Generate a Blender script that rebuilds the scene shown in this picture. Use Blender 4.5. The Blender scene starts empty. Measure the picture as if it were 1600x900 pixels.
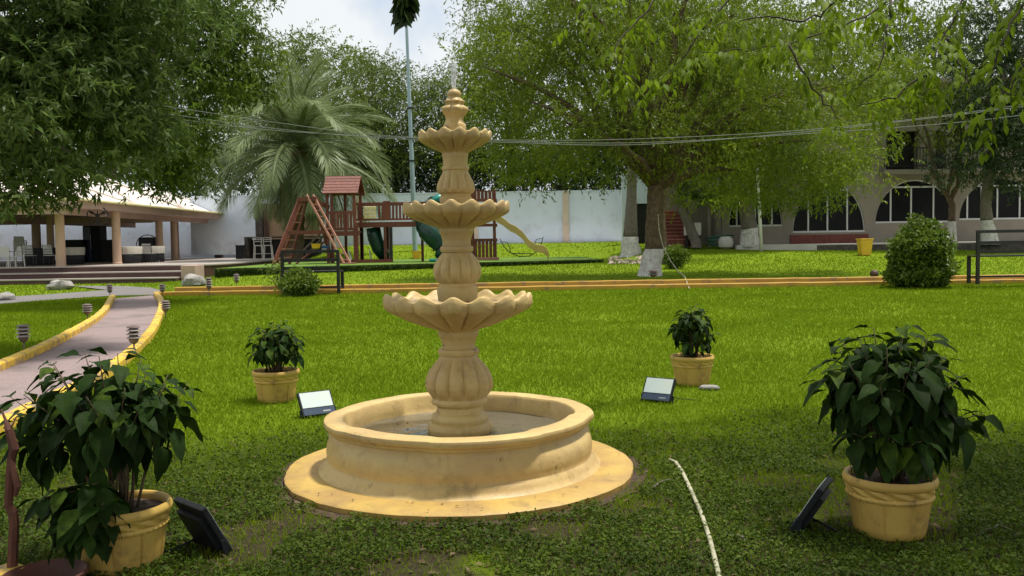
import bpy, math, random
import numpy as np
from mathutils import Vector, Matrix, noise as mnoise

random.seed(7); RNG = np.random.default_rng(11)
SC = bpy.context.scene
COL = SC.collection
R = math.radians

# ------------------------------------------------------------------ camera
F = 1420.0
CAM = Vector((0, 0, 1.4))
PITCH = math.atan(72 / F); ROLL = 0.0150
_fw = Vector((0, math.cos(PITCH), -math.sin(PITCH)))
_up = Vector((0, math.sin(PITCH), math.cos(PITCH)))
_rt = Vector((1, 0, 0))
CX = _rt * math.cos(ROLL) - _up * math.sin(ROLL)
CY = _rt * math.sin(ROLL) + _up * math.cos(ROLL)
cd = bpy.data.cameras.new('camera'); cam = bpy.data.objects.new('camera', cd); COL.objects.link(cam)
cd.sensor_width = 36; cd.lens = F / 1600 * 36; cd.clip_start = 0.05; cd.clip_end = 3000
m = Matrix.Identity(4)
for i in range(3):
    m[i][0] = CX[i]; m[i][1] = CY[i]; m[i][2] = -_fw[i]; m[i][3] = CAM[i]
cam.matrix_world = m
SC.camera = cam

# ------------------------------------------------------------------ sky, sun, exposure
SUN_EL, SUN_AZ = 73.0, 72.0       # azimuth measured from +Y towards +X
w = bpy.data.worlds.new('World'); SC.world = w; w.use_nodes = True
nt = w.node_tree; nt.nodes.clear()
o_ = nt.nodes.new('ShaderNodeOutputWorld'); bg = nt.nodes.new('ShaderNodeBackground')
sky = nt.nodes.new('ShaderNodeTexSky'); sky.sky_type = 'NISHITA'; sky.sun_disc = False
sky.sun_elevation = R(SUN_EL); sky.sun_rotation = R(SUN_AZ); sky.dust_density = 2.0
tc = nt.nodes.new('ShaderNodeTexCoord'); nz = nt.nodes.new('ShaderNodeTexNoise')
nz.inputs['Scale'].default_value = 3.1; nz.inputs['Detail'].default_value = 5; nz.inputs['Roughness'].default_value = .55
rp = nt.nodes.new('ShaderNodeValToRGB'); rp.color_ramp.elements[0].position = .28; rp.color_ramp.elements[1].position = .44
mx = nt.nodes.new('ShaderNodeMix'); mx.data_type = 'RGBA'
mx.inputs['B'].default_value = (5.5, 5.75, 5.85, 1)
nt.links.new(tc.outputs['Generated'], nz.inputs['Vector']); nt.links.new(nz.outputs['Fac'], rp.inputs['Fac'])
nt.links.new(rp.outputs['Color'], mx.inputs['Factor']); nt.links.new(sky.outputs['Color'], mx.inputs['A'])
nt.links.new(mx.outputs['Result'], bg.inputs['Color']); bg.inputs['Strength'].default_value = 0.10
nt.links.new(bg.outputs['Background'], o_.inputs['Surface'])
sl = bpy.data.lights.new('sun', 'SUN'); so = bpy.data.objects.new('sun', sl); COL.objects.link(so)
sl.energy = 3.2; sl.angle = R(5.0); sl.color = (1.0, .95, .86)
tosun = Vector((math.cos(R(SUN_EL)) * math.sin(R(SUN_AZ)), math.cos(R(SUN_EL)) * math.cos(R(SUN_AZ)), math.sin(R(SUN_EL))))
so.rotation_euler = tosun.to_track_quat('Z', 'Y').to_euler()
so.location = (0, 0, 40)
SC.view_settings.view_transform = 'Standard'; SC.view_settings.look = 'None'
SC.view_settings.exposure = 0.7; SC.view_settings.gamma = 1.0
SC.render.engine = 'CYCLES'
cy = SC.cycles
cy.use_denoising = True; cy.max_bounces = 6; cy.diffuse_bounces = 3; cy.glossy_bounces = 2
cy.transmission_bounces = 4; cy.transparent_max_bounces = 8; cy.caustics_reflective = False; cy.caustics_refractive = False

# ------------------------------------------------------------------ placement helpers
def ss(a, b, x):
    t = np.clip((x - a) / (b - a), 0, 1); return t * t * (3 - 2 * t)
def H(x, y):
    x = np.asarray(x, float); y = np.asarray(y, float)
    y0 = 46.2 - 8.2 * ss(4.0, 7.0, x)
    r = .12 * np.clip((y - 8) / 15.6, 0, 1) + .025 * np.clip(y - 23.6, 0, 14.4) + .87 * np.clip((y - y0) / (52.4 - y0), 0, 1)
    wl = ss(-14, -9, x)
    return wl * r + (1 - wl) * .02
def Hz(x, y): return float(H(x, y))
def ray(px, py):
    return CX * ((px - 800) / F) - CY * ((py - 450) / F) + _fw
def at(px, py, d):
    v = ray(px, py); return CAM + v * (d / v.y)
def gnd(px, py, off=0.0):
    v = ray(px, py); lo, hi = 1.0, None
    t = 1.5
    while t < 120:
        p = CAM + v * t
        if p.z < Hz(p.x, p.y): hi = t; break
        lo = t; t += .25
    if hi is None: hi = 120; 
    for _ in range(25):
        mid = (lo + hi) / 2; p = CAM + v * mid
        if p.z < Hz(p.x, p.y): hi = mid
        else: lo = mid
    p = CAM + v * hi; return Vector((p.x, p.y, Hz(p.x, p.y) + off))

# ------------------------------------------------------------------ object helpers
ORG = {}
def tag(o, label=None, cat=None, group=None, kind=None):
    if label: o['label'] = label
    if cat: o['category'] = cat
    if group: o['group'] = group
    if kind: o['kind'] = kind
    return o
def thing(name, label, cat, loc=(0, 0, 0), rz=0.0, group=None, local=False):
    o = bpy.data.objects.new(name, None); COL.objects.link(o)
    o.empty_display_size = .2
    o.location = loc; o.rotation_euler = (0, 0, rz)
    ORG[o.name] = Vector((0, 0, 0)) if local else Vector(loc)
    return tag(o, label, cat, group)
def link(name, me, mat=None, parent=None, origin=None):
    if mat is not None and not me.materials: me.materials.append(mat)
    o = bpy.data.objects.new(name, me); COL.objects.link(o)
    if parent is not None:
        o.parent = parent; ORG[o.name] = ORG.get(parent.name, Vector((0, 0, 0)))
    elif origin is not None:
        o.location = origin; ORG[o.name] = Vector(origin)
    return o
def dup(root, loc, rz=0.0, label=None):
    r = root.copy(); COL.objects.link(r); r.location = loc; r.rotation_euler = (0, 0, rz)
    if label: r['label'] = label
    for ch in list(root.children):
        c = ch.copy(); COL.objects.link(c); c.parent = r
        for g in list(ch.children):
            k = g.copy(); COL.objects.link(k); k.parent = c
    return r
def npmesh(name, v, f, smooth=False):
    v = np.asarray(v, np.float32); f = np.asarray(f, np.int32)
    me = bpy.data.meshes.new(name); n, k = f.shape
    me.vertices.add(len(v)); me.vertices.foreach_set('co', v.ravel())
    me.loops.add(n * k); me.loops.foreach_set('vertex_index', f.ravel())
    me.polygons.add(n); me.polygons.foreach_set('loop_start', np.arange(0, n * k, k, dtype=np.int32))
    if smooth: me.polygons.foreach_set('use_smooth', np.ones(n, bool))
    me.update(calc_edges=True); return me

class MB:
    def __init__(s): s.v = []; s.f = []
    def add(s, vs, fs):
        b = len(s.v); s.v += [Vector(q) for q in vs]; s.f += [tuple(i + b for i in q) for q in fs]; return s
    def box(s, c, d, rot=None):
        c = Vector(c); x, y, z = d[0] / 2, d[1] / 2, d[2] / 2
        vs = [Vector(q) for q in ((-x, -y, -z), (x, -y, -z), (x, y, -z), (-x, y, -z), (-x, -y, z), (x, -y, z), (x, y, z), (-x, y, z))]
        if rot is not None: vs = [rot @ q for q in vs]
        return s.add([q + c for q in vs], [(0, 3, 2, 1), (4, 5, 6, 7), (0, 1, 5, 4), (1, 2, 6, 5), (2, 3, 7, 6), (3, 0, 4, 7)])
    def bar(s, p0, p1, wd, ht, up=(0, 0, 1)):
        p0 = Vector(p0); p1 = Vector(p1); a = (p1 - p0); L = a.length; a.normalize()
        u = Vector(up); sd = a.cross(u)
        if sd.length < 1e-4: sd = a.cross(Vector((0, 1, 0)))
        sd.normalize(); u = sd.cross(a)
        rot = Matrix((sd, a, u)).transposed()
        return s.box((p0 + p1) / 2, (wd, L, ht), rot)
    def tube(s, pts, rad, n=8, caps=True):
        pts = [Vector(p) for p in pts]; k = len(pts)
        if not hasattr(rad, '__len__'): rad = [rad] * k
        b = len(s.v); ref = None
        for i in range(k):
            t = (pts[min(i + 1, k - 1)] - pts[max(i - 1, 0)]).normalized()
            if ref is None:
                ref = t.cross(Vector((0, 0, 1)))
                if ref.length < .1: ref = t.cross(Vector((0, 1, 0)))
            ref = (ref - t * ref.dot(t)).normalized(); bi = t.cross(ref)
            for j in range(n):
                a = 2 * math.pi * j / n
                s.v.append(pts[i] + (ref * math.cos(a) + bi * math.sin(a)) * rad[i])
        for i in range(k - 1):
            for j in range(n):
                j2 = (j + 1) % n
                s.f.append((b + i * n + j, b + i * n + j2, b + (i + 1) * n + j2, b + (i + 1) * n + j))
        if caps:
            s.f.append(tuple(b + j for j in reversed(range(n)))); s.f.append(tuple(b + (k - 1) * n + j for j in range(n)))
        return s
    def lathe(s, prof, n=48, c=(0, 0, 0), fn=None, close=True):
        c = Vector(c); b = len(s.v); k = len(prof)
        for i, q in enumerate(prof):
            for j in range(n):
                th = 2 * math.pi * j / n
                r, z = (q[0], q[1]) if fn is None else fn(q, th)
                s.v.append(c + Vector((r * math.cos(th), r * math.sin(th), z)))
        for i in range(k - 1):
            for j in range(n):
                j2 = (j + 1) % n
                s.f.append((b + i * n + j, b + i * n + j2, b + (i + 1) * n + j2, b + (i + 1) * n + j))
        if close:
            s.f.append(tuple(b + j for j in reversed(range(n)))); s.f.append(tuple(b + (k - 1) * n + j for j in range(n)))
        return s
    def prism(s, poly, z0, z1):
        n = len(poly); vs = [(p[0], p[1], z0) for p in poly] + [(p[0], p[1], z1) for p in poly]
        fs = [tuple(range(n - 1, -1, -1)), tuple(range(n, 2 * n))] + [(i, (i + 1) % n, n + (i + 1) % n, n + i) for i in range(n)]
        return s.add(vs, fs)
    def build(s, name, mat, parent=None, smooth=False, origin=None, bevel=0):
        og = ORG.get(parent.name, Vector((0, 0, 0))) if parent is not None else Vector(origin or (0, 0, 0))
        me = bpy.data.meshes.new(name); me.from_pydata([tuple(q - og) for q in s.v], [], s.f); me.update()
        if smooth: me.polygons.foreach_set('use_smooth', [True] * len(me.polygons))
        if smooth == 'auto':
            me.set_sharp_from_angle(angle=R(38))
        o = link(name, me, mat, parent, origin if parent is None else None)
        if bevel:
            b = o.modifiers.new('bevel', 'BEVEL'); b.width = bevel; b.segments = 2; b.limit_method = 'ANGLE'; b.angle_limit = R(35)
        return o

# ------------------------------------------------------------------ materials
def _nodes(name):
    m = bpy.data.materials.new(name); m.use_nodes = True; n = m.node_tree
    return m, n, n.nodes['Principled BSDF'], n.nodes['Material Output']
def N(n, t, **kw):
    q = n.nodes.new(t)
    for k, v in kw.items():
        if k in q.inputs: q.inputs[k].default_value = v
        else: setattr(q, k, v)
    return q
def c4(c): return (c[0], c[1], c[2], 1)
def mixc(n, fac, a, b):
    q = n.nodes.new('ShaderNodeMix'); q.data_type = 'RGBA'
    for key, val in (('Factor', fac), ('A', a), ('B', b)):
        if hasattr(val, 'is_output'): n.links.new(val, q.inputs[key])
        else: q.inputs[key].default_value = val if key == 'Factor' else c4(val)
    return q.outputs['Result']
def ramp(n, src, lo, hi):
    q = n.nodes.new('ShaderNodeMapRange'); q.inputs['From Min'].default_value = lo; q.inputs['From Max'].default_value = hi
    n.links.new(src, q.inputs['Value']); return q.outputs['Result']
def noise(n, vec, scale, detail=4, rough=.55):
    q = N(n, 'ShaderNodeTexNoise', Scale=scale, Detail=detail, Roughness=rough)
    n.links.new(vec, q.inputs['Vector']); return q.outputs['Fac']
def bump(n, h, strength, dist, p):
    q = N(n, 'ShaderNodeBump', Strength=strength, Distance=dist); n.links.new(h, q.inputs['Height'])
    n.links.new(q.outputs['Normal'], p.inputs['Normal']); return q
def M(name, col, col2=None, rough=.6, scale=6, lo=.4, hi=.65, spec=.4, metal=0, bmp=0, bscale=40, dist=.004, stain=None, sscale=2, slo=.58, shi=.72, rnd=0.0):
    m, n, p, o = _nodes(name)
    v = N(n, 'ShaderNodeTexCoord').outputs['Object']
    p.inputs['Roughness'].default_value = rough; p.inputs['Metallic'].default_value = metal
    p.inputs['Specular IOR Level'].default_value = spec
    c = col
    if col2 is not None: c = mixc(n, ramp(n, noise(n, v, scale), lo, hi), col, col2)
    if rnd:
        oi = N(n, 'ShaderNodeObjectInfo').outputs['Random']
        c = mixc(n, ramp(n, oi, 0, 1.0 / rnd), c, tuple(x * .6 for x in (col2 or col)))
    if stain is not None: c = mixc(n, ramp(n, noise(n, v, sscale, 6, .65), slo, shi), c, stain)
    if hasattr(c, 'is_output'): n.links.new(c, p.inputs['Base Color'])
    else: p.inputs['Base Color'].default_value = c4(c)
    if bmp: bump(n, noise(n, v, bscale, 5, .6), bmp, dist, p)
    return m
def leafmat(name, c1, c2, transl=.3, rough=.5, clump=.5, spec=.35, dk=.62, obj=False):
    m, n, p, o = _nodes(name)
    g = N(n, 'ShaderNodeNewGeometry'); rnd = g.outputs['Random Per Island']
    v = N(n, 'ShaderNodeTexCoord').outputs['Object']
    if obj: rnd = N(n, 'ShaderNodeObjectInfo').outputs['Random']
    c = mixc(n, rnd, c1, c2)
    if obj: c = mixc(n, ramp(n, rnd, .80, 1.0), c, tuple(a * b for a, b in zip(c2, (2.6, 2.0, 1.4))))
    c = mixc(n, ramp(n, noise(n, v, clump, 3), .35, .7), c, tuple(a * dk for a in c1))
    n.links.new(c, p.inputs['Base Color']); p.inputs['Roughness'].default_value = rough
    p.inputs['Specular IOR Level'].default_value = spec
    t = N(n, 'ShaderNodeBsdfTranslucent'); n.links.new(c, t.inputs['Color'])
    mx = N(n, 'ShaderNodeMixShader', Fac=transl)
    n.links.new(p.outputs[0], mx.inputs[1]); n.links.new(t.outputs[0], mx.inputs[2]); n.links.new(mx.outputs[0], o.inputs['Surface'])
    return m

MT = {}
def fountain_material():
    m, n, p, o = _nodes('fountain_ochre_stone')
    v = N(n, 'ShaderNodeTexCoord').outputs['Object']
    c = mixc(n, ramp(n, noise(n, v, 3.5, 5, .6), .38, .64), (.59, .43, .17), (.49, .34, .145))
    c = mixc(n, ramp(n, noise(n, v, 11, 6, .7), .52, .75), c, (.42, .285, .12))
    mp = N(n, 'ShaderNodeMapping'); mp.inputs['Scale'].default_value = (14, 14, 1.6); n.links.new(v, mp.inputs['Vector'])
    st = ramp(n, noise(n, mp.outputs[0], 1.0, 4, .6), .60, .82)
    mu = N(n, 'ShaderNodeMath', operation='MULTIPLY'); mu.inputs[1].default_value = .55; n.links.new(st, mu.inputs[0])
    c = mixc(n, mu.outputs[0], c, (.20, .135, .055))
    sp = ramp(n, noise(n, v, 7.5, 8, .72), .625, .70)
    c = mixc(n, sp, c, (.10, .075, .03))
    sep = N(n, 'ShaderNodeSeparateXYZ'); n.links.new(v, sep.inputs[0])
    lowz = ramp(n, sep.outputs['Z'], .30, .10)
    m2 = N(n, 'ShaderNodeMath', operation='MULTIPLY'); n.links.new(lowz, m2.inputs[0]); n.links.new(ramp(n, noise(n, v, 4.2, 7, .72), .54, .80), m2.inputs[1])
    c = mixc(n, m2.outputs[0], c, (.17, .125, .04))
    n.links.new(c, p.inputs['Base Color'])
    rg_ = N(n, 'ShaderNodeMapRange'); n.links.new(noise(n, v, 5, 4), rg_.inputs['Value']); rg_.inputs['To Min'].default_value = .28; rg_.inputs['To Max'].default_value = .7
    n.links.new(rg_.outputs[0], p.inputs['Roughness']); p.inputs['Specular IOR Level'].default_value = .45
    a = N(n, 'ShaderNodeMath', operation='ADD'); n.links.new(noise(n, v, 9, 5, .6), a.inputs[0])
    b = N(n, 'ShaderNodeMath', operation='MULTIPLY'); b.inputs[1].default_value = .35; n.links.new(noise(n, v, 60, 4, .6), b.inputs[0]); n.links.new(b.outputs[0], a.inputs[1])
    bump(n, a.outputs[0], .45, .010, p); return m
MT['fountain'] = fountain_material()
MT['slab'] = M('slab_yellow_paint', (.50, .33, .085), (.36, .225, .08), rough=.55, scale=4, bmp=.6, bscale=22, dist=.008, stain=(.20, .13, .055), sscale=6, slo=.54, shi=.74)
MT['pot'] = M('pot_yellow_paint', (.56, .37, .085), (.48, .30, .075), rough=.55, scale=7, bmp=.3, bscale=45, dist=.002, stain=(.17, .11, .04), sscale=8, slo=.55, shi=.74)
MT['soil'] = M('soil_dark', (.045, .028, .018), (.09, .055, .035), rough=.95, scale=30, bmp=.8, bscale=60, dist=.01)
MT['stem'] = M('stem_brown', (.14, .10, .06), (.09, .07, .04), rough=.8, scale=30)
MT['black'] = M('black_metal', (.012, .012, .013), (.02, .02, .021), rough=.42, scale=8)
MT['flood'] = M('flood_black', (.010, .011, .013), (.016, .017, .02), rough=.55, scale=20, spec=.2)
MT['navy'] = M('flood_navy_panel', (.03, .05, .09), (.04, .06, .10), rough=.3, scale=15)
MT['glassreflect'] = M('flood_glass_sky_reflection', (.55, .66, .66), (.62, .66, .58), rough=.12, scale=4, spec=.6)  # pale sky reflection painted into the glass colour
MT['kerb'] = M('kerb_yellow_paint', (.70, .46, .05), (.62, .37, .05), rough=.65, scale=3, bmp=.4, bscale=25, dist=.004, stain=(.30, .22, .14), sscale=6, slo=.50, shi=.62)
MT['kerbfar'] = M('kerb_orange_paint', (.46, .27, .035), (.38, .21, .035), rough=.7, scale=2, bmp=.4, bscale=25, dist=.004, stain=(.24, .16, .09), sscale=4, slo=.55, shi=.68)
MT['path'] = M('path_pink_concrete', (.30, .225, .22), (.19, .145, .14), rough=.85, scale=55, lo=.36, hi=.68, bmp=.5, bscale=60, dist=.004, stain=(.13, .11, .105), sscale=1.2, slo=.5, shi=.75)
MT['walk'] = M('walkway_grey_concrete', (.17, .155, .15), (.14, .13, .125), rough=.85, scale=1.5, bmp=.4, bscale=50, dist=.003)
MT['terrace'] = M('terrace_tile', (.40, .35, .31), (.34, .30, .27), rough=.45, scale=1.2)
MT['riser'] = M('riser_red_brown', (.085, .04, .035), (.06, .03, .027), rough=.6, scale=3)
MT['column'] = M('column_peach', (.50, .34, .24), (.45, .31, .23), rough=.7, scale=2, bmp=.2)
MT['beam'] = M('beam_pink_plaster', (.46, .32, .27), (.40, .28, .25), rough=.75, scale=1.5)
MT['rooftop'] = M('roof_white_coat', (.78, .72, .66), (.66, .55, .50), rough=.6, scale=1.2, lo=.45, hi=.7)
MT['trimcream'] = M('roof_cream_trim', (.80, .74, .42), (.74, .66, .38), rough=.6, scale=1.2)
MT['white'] = M('wall_whitewash', (.66, .74, .85), (.60, .67, .78), rough=.75, scale=.5, stain=(.44, .45, .47), sscale=.9, slo=.52, shi=.8)
MT['pil'] = M('pilaster_tan', (.62, .50, .40), (.55, .45, .37), rough=.75, scale=2)
MT['house'] = M('house_plaster', (.27, .235, .19), (.23, .20, .165), rough=.8, scale=.7, stain=(.30, .25, .2), sscale=1.1, slo=.6, shi=.8, bmp=.2, bscale=20)
MT['trim'] = M('white_trim', (.60, .60, .60), (.54, .54, .54), rough=.5, scale=3)
MT['glass'] = M('dark_window_glass', (.010, .011, .012), (.014, .013, .014), rough=.25, scale=1, spec=.08)
MT['dark'] = M('dark_interior', (.012, .011, .011), (.02, .018, .017), rough=.7, scale=2)
MT['wood'] = M('playset_redwood', (.22, .062, .038), (.15, .045, .03), rough=.6, scale=7, bmp=.3, bscale=30, rnd=.6)
MT['woodlight'] = M('playset_pale_redwood', (.48, .24, .18), (.40, .18, .13), rough=.6, scale=6)
MT['shingle'] = M('playset_roof_wood', (.22, .085, .062), (.16, .06, .045), rough=.65, scale=8, rnd=.5)
MT['yellow'] = M('yellow_plastic', (.75, .46, .04), (.68, .40, .04), rough=.4, scale=4)
MT['cream'] = M('cream_plastic', (.78, .66, .34), (.72, .58, .28), rough=.45, scale=4)
MT['blue'] = M('blue_plastic', (.02, .09, .30), (.02, .07, .24), rough=.4, scale=4)
MT['greenslide'] = M('green_slide_plastic', (.004, .032, .022), (.006, .045, .03), rough=.3, scale=3)
MT['teal'] = M('teal_slide_plastic', (.01, .22, .19), (.012, .18, .16), rough=.35, scale=3)
MT['beige'] = M('beige_slide_plastic', (.60, .42, .17), (.52, .36, .14), rough=.4, scale=3)
MT['turf'] = M('artificial_turf', (.085, .16, .014), (.105, .185, .016), rough=.9, scale=8, bmp=.6, bscale=120, dist=.01)
MT['turfedge'] = M('turf_edge', (.02, .05, .014), (.03, .07, .018), rough=.95, scale=25, bmp=1, bscale=60, dist=.03)
MT['pole'] = M('pole_pale_blue_paint', (.33, .43, .48), (.28, .38, .42), rough=.5, scale=2)
MT['wire'] = M('wire_grey', (.15, .165, .14), (.13, .14, .12), rough=.6, scale=2)
MT['bark'] = M('bark_brown', (.15, .105, .065), (.085, .06, .04), rough=.95, scale=9, bmp=1, bscale=22, dist=.03)
MT['barkgrey'] = M('bark_grey', (.20, .17, .145), (.13, .11, .095), rough=.95, scale=11, bmp=1, bscale=26, dist=.03)
MT['limewash'] = M('limewash', (.62, .60, .57), (.45, .42, .39), rough=.9, scale=7, bmp=1, bscale=24, dist=.02, stain=(.2, .17, .14), sscale=8, slo=.6, shi=.7)
MT['twig'] = M('twig_bark', (.06, .05, .03), (.04, .032, .02), rough=.9, scale=15)
MT['lamp'] = M('path_lamp_brown', (.17, .12, .11), (.12, .085, .08), rough=.5, scale=12)
MT['lampring'] = M('path_lamp_pale_ring', (.40, .33, .31), (.34, .28, .27), rough=.4, scale=8)  # plain pale colour of the louvre rings, no emission
MT['rock'] = M('rock_grey', (.33, .31, .29), (.20, .19, .18), rough=.9, scale=4, bmp=1, bscale=12, dist=.03)
MT['steel'] = M('steel_grey', (.35, .35, .35), (.28, .28, .28), rough=.4, metal=.6, scale=5)
MT['brickm'] = M('brick_red', (.20, .06, .045), (.13, .045, .035), rough=.85, scale=5)
MT['pvc'] = M('pvc_pale', (.44, .42, .30), (.36, .34, .23), rough=.6, scale=14, stain=(.12, .14, .05), sscale=22, slo=.50, shi=.60)
MT['driftwood'] = M('branch_red_brown', (.13, .05, .03), (.09, .035, .025), rough=.8, scale=15, bmp=.6)
MT['clay'] = M('clay_red_brown', (.10, .035, .025), (.07, .028, .02), rough=.7, scale=8)
MT['plasticwhite'] = M('white_plastic', (.70, .69, .66), (.62, .61, .58), rough=.5, scale=3)
MT['chairgrey'] = M('chair_grey_slats', (.35, .35, .34), (.29, .29, .29), rough=.6, scale=4)
MT['cloth'] = M('pale_tablecloth', (.52, .49, .42), (.46, .43, .37), rough=.85, scale=3)
MT['darkcloth'] = M('dark_cloth', (.02, .02, .025), (.03, .03, .035), rough=.9, scale=8)
MT['hose'] = M('green_hose', (.03, .10, .07), (.04, .13, .09), rough=.5, scale=10)
MT['concrete'] = M('pale_concrete', (.55, .52, .48), (.47, .45, .42), rough=.8, scale=1.2, bmp=.2)
MT['stonewall'] = M('dark_stone_base', (.10, .085, .07), (.05, .045, .04), rough=.9, scale=5, bmp=1, bscale=8, dist=.04)
def brick_material():
    m, n, p, o = _nodes('brick_wall_tan')
    v = N(n, 'ShaderNodeTexCoord').outputs['Object']; mp = N(n, 'ShaderNodeMapping'); mp.inputs['Rotation'].default_value = (R(90), 0, 0)
    n.links.new(v, mp.inputs['Vector'])
    b = N(n, 'ShaderNodeTexBrick', Scale=2.6); b.inputs['Color1'].default_value = (.46, .29, .18, 1); b.inputs['Color2'].default_value = (.36, .22, .14, 1)
    b.inputs['Mortar'].default_value = (.26, .20, .15, 1); n.links.new(mp.outputs[0], b.inputs['Vector'])
    n.links.new(b.outputs['Color'], p.inputs['Base Color']); p.inputs['Roughness'].default_value = .9
    return m
MT['brickwall'] = brick_material()
def lawn_material():
    m, n, p, o = _nodes('lawn_grass')
    v = N(n, 'ShaderNodeTexCoord').outputs['Object']
    c = mixc(n, ramp(n, noise(n, v, 1.3, 5, .6), .38, .66), (.155, .235, .008), (.135, .215, .007))
    c = mixc(n, ramp(n, noise(n, v, 45, 4, .7), .40, .72), c, (.11, .17, .007))
    c = mixc(n, ramp(n, noise(n, v, .35, 3, .5), .45, .75), c, (.18, .255, .010))
    sep = N(n, 'ShaderNodeSeparateXYZ'); n.links.new(v, sep.inputs[0])
    near = ramp(n, sep.outputs['Y'], 6.9, 5.3)
    dn = ramp(n, noise(n, v, 2.2, 5, .65), .27, .46)
    mu = N(n, 'ShaderNodeMath', operation='MULTIPLY'); n.links.new(near, mu.inputs[0]); n.links.new(dn, mu.inputs[1])
    soil = mixc(n, ramp(n, noise(n, v, 26, 5, .7), .35, .7), (.040, .032, .018), (.085, .066, .040))
    c = mixc(n, mu.outputs[0], c, soil)
    n.links.new(c, p.inputs['Base Color']); p.inputs['Roughness'].default_value = .95; p.inputs['Specular IOR Level'].default_value = .1
    bump(n, noise(n, v, 60, 5, .7), .9, .03, p); return m
MT['lawn'] = lawn_material()
def water_material():
    m, n, p, o = _nodes('fountain_water')
    v = N(n, 'ShaderNodeTexCoord').outputs['Object']
    p.inputs['Base Color'].default_value = (.13, .12, .09, 1); p.inputs['Roughness'].default_value = .03; p.inputs['Specular IOR Level'].default_value = .8
    a = N(n, 'ShaderNodeMath', operation='ADD'); n.links.new(noise(n, v, 7, 3, .5), a.inputs[0])
    b = N(n, 'ShaderNodeMath', operation='MULTIPLY'); b.inputs[1].default_value = .3; n.links.new(noise(n, v, 22, 3, .55), b.inputs[0]); n.links.new(b.outputs[0], a.inputs[1])
    bump(n, a.outputs[0], .5, .012, p); return m
MT['water'] = water_material()
def jet_material():
    m, n, p, o = _nodes('water_spray')
    p.inputs['Base Color'].default_value = (.9, .92, .95, 1); p.inputs['Roughness'].default_value = .2
    t = N(n, 'ShaderNodeBsdfTransparent'); mx = N(n, 'ShaderNodeMixShader')
    v = N(n, 'ShaderNodeTexCoord').outputs['Object']
    f = ramp(n, noise(n, v, 70, 4, .7), .30, .75); n.links.new(f, mx.inputs[0])
    n.links.new(t.outputs[0], mx.inputs[1]); n.links.new(p.outputs[0], mx.inputs[2]); n.links.new(mx.outputs[0], o.inputs['Surface']); return m
MT['jet'] = jet_material()
MT['grassblade'] = leafmat('grass_blade', (.165, .250, .008), (.21, .298, .011), .42, .7, clump=.9, spec=.06, dk=.86)
MT['weed'] = leafmat('weed_leaf', (.045, .085, .008), (.115, .165, .016), .25, .6, clump=1.5, spec=.12)
MT['litter'] = leafmat('dry_litter', (.10, .065, .035), (.22, .16, .09), .1, .8, clump=2, spec=.2)
MT['ash'] = leafmat('ash_leaf', (.10, .17, .035), (.20, .275, .07), .38, .45, clump=.9, spec=.25)
MT['feather'] = leafmat('feathery_leaf', (.095, .165, .016), (.19, .28, .026), .45, .5, clump=.6)
MT['mesquite'] = leafmat('mesquite_leaf', (.15, .215, .012), (.27, .34, .022), .5, .5, clump=.45)
MT['backleaf'] = leafmat('background_leaf', (.11, .16, .022), (.19, .245, .036), .42, .55, clump=.3)
MT['darkleaf'] = leafmat('dark_leaf', (.032, .06, .014), (.06, .10, .022), .25, .4, clump=.6)
MT['brightleaf'] = leafmat('overhang_leaf', (.14, .22, .010), (.23, .32, .018), .5, .55, clump=1.2, spec=.15)
MT['shrub'] = leafmat('shrub_leaf', (.10, .17, .016), (.19, .275, .026), .35, .45, clump=2)
MT['poin'] = leafmat('poinsettia_leaf', (.014, .035, .005), (.036, .078, .009), .18, .6, clump=2.5, spec=.10, obj=True)
MT['poininner'] = leafmat('poinsettia_inner_leaf', (.014, .035, .005), (.034, .074, .009), .18, .6, clump=2.5, spec=.10)
MT['frond'] = leafmat('palm_frond', (.19, .245, .10), (.27, .325, .15), .35, .45, clump=.6)
MT['deadfrond'] = leafmat('dead_frond', (.16, .12, .08), (.22, .17, .11), .15, .8, clump=1)

# ------------------------------------------------------------------ ground
def lines(a, b, st): return list(np.arange(a, b + 1e-6, st))
gx = [-900, -400, -200, -100, -60] + lines(-40, 40, 1.0) + [60, 100, 200, 400, 900]
gy = [-300, -100, -40] + lines(-14, 62, 1.0) + [80, 120, 250, 500, 1200]
X, Y = np.meshgrid(gx, gy); Zg = H(X, Y)
nx, ny = len(gx), len(gy)
idx = np.arange(nx * ny).reshape(ny, nx)
fq = np.stack([idx[:-1, :-1], idx[:-1, 1:], idx[1:, 1:], idx[1:, :-1]], -1).reshape(-1, 4)
lawn = link('lawn', npmesh('lawn', np.stack([X, Y, Zg], -1).reshape(-1, 3), fq, True), MT['lawn']); tag(lawn, kind='structure')

# ---- the curved garden path with its two kerbs
LE = [(-330, 740), (-200, 680), (-60, 612), (0, 583), (60, 556), (110, 530), (150, 506), (170, 487), (180, 467)]
RE = [(-180, 760), (-40, 690), (60, 640), (150, 592), (205, 550), (232, 520), (246, 490), (247, 474), (240, 462)]
def smooth_line(pts, n=40):
    pts = [Vector((p.x, p.y)) for p in pts]
    out = []
    for i in range(len(pts) - 1):
        p0, p1, p2, p3 = pts[max(i - 1, 0)], pts[i], pts[i + 1], pts[min(i + 2, len(pts) - 1)]
        k = max(3, int((p2 - p1).length / .35))
        for j in range(k):
            t = j / k
            out.append(.5 * ((2 * p1) + (p2 - p0) * t + (2 * p0 - 5 * p1 + 4 * p2 - p3) * t * t + (3 * p1 - p0 - 3 * p2 + p3) * t ** 3))
    out.append(pts[-1]); return out
def resample(l, n):
    d = [0]
    for a, b in zip(l, l[1:]): d.append(d[-1] + (b - a).length)
    return [Vector((float(np.interp(s, d, [q.x for q in l])), float(np.interp(s, d, [q.y for q in l])))) for s in np.linspace(0, d[-1], n)]
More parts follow.
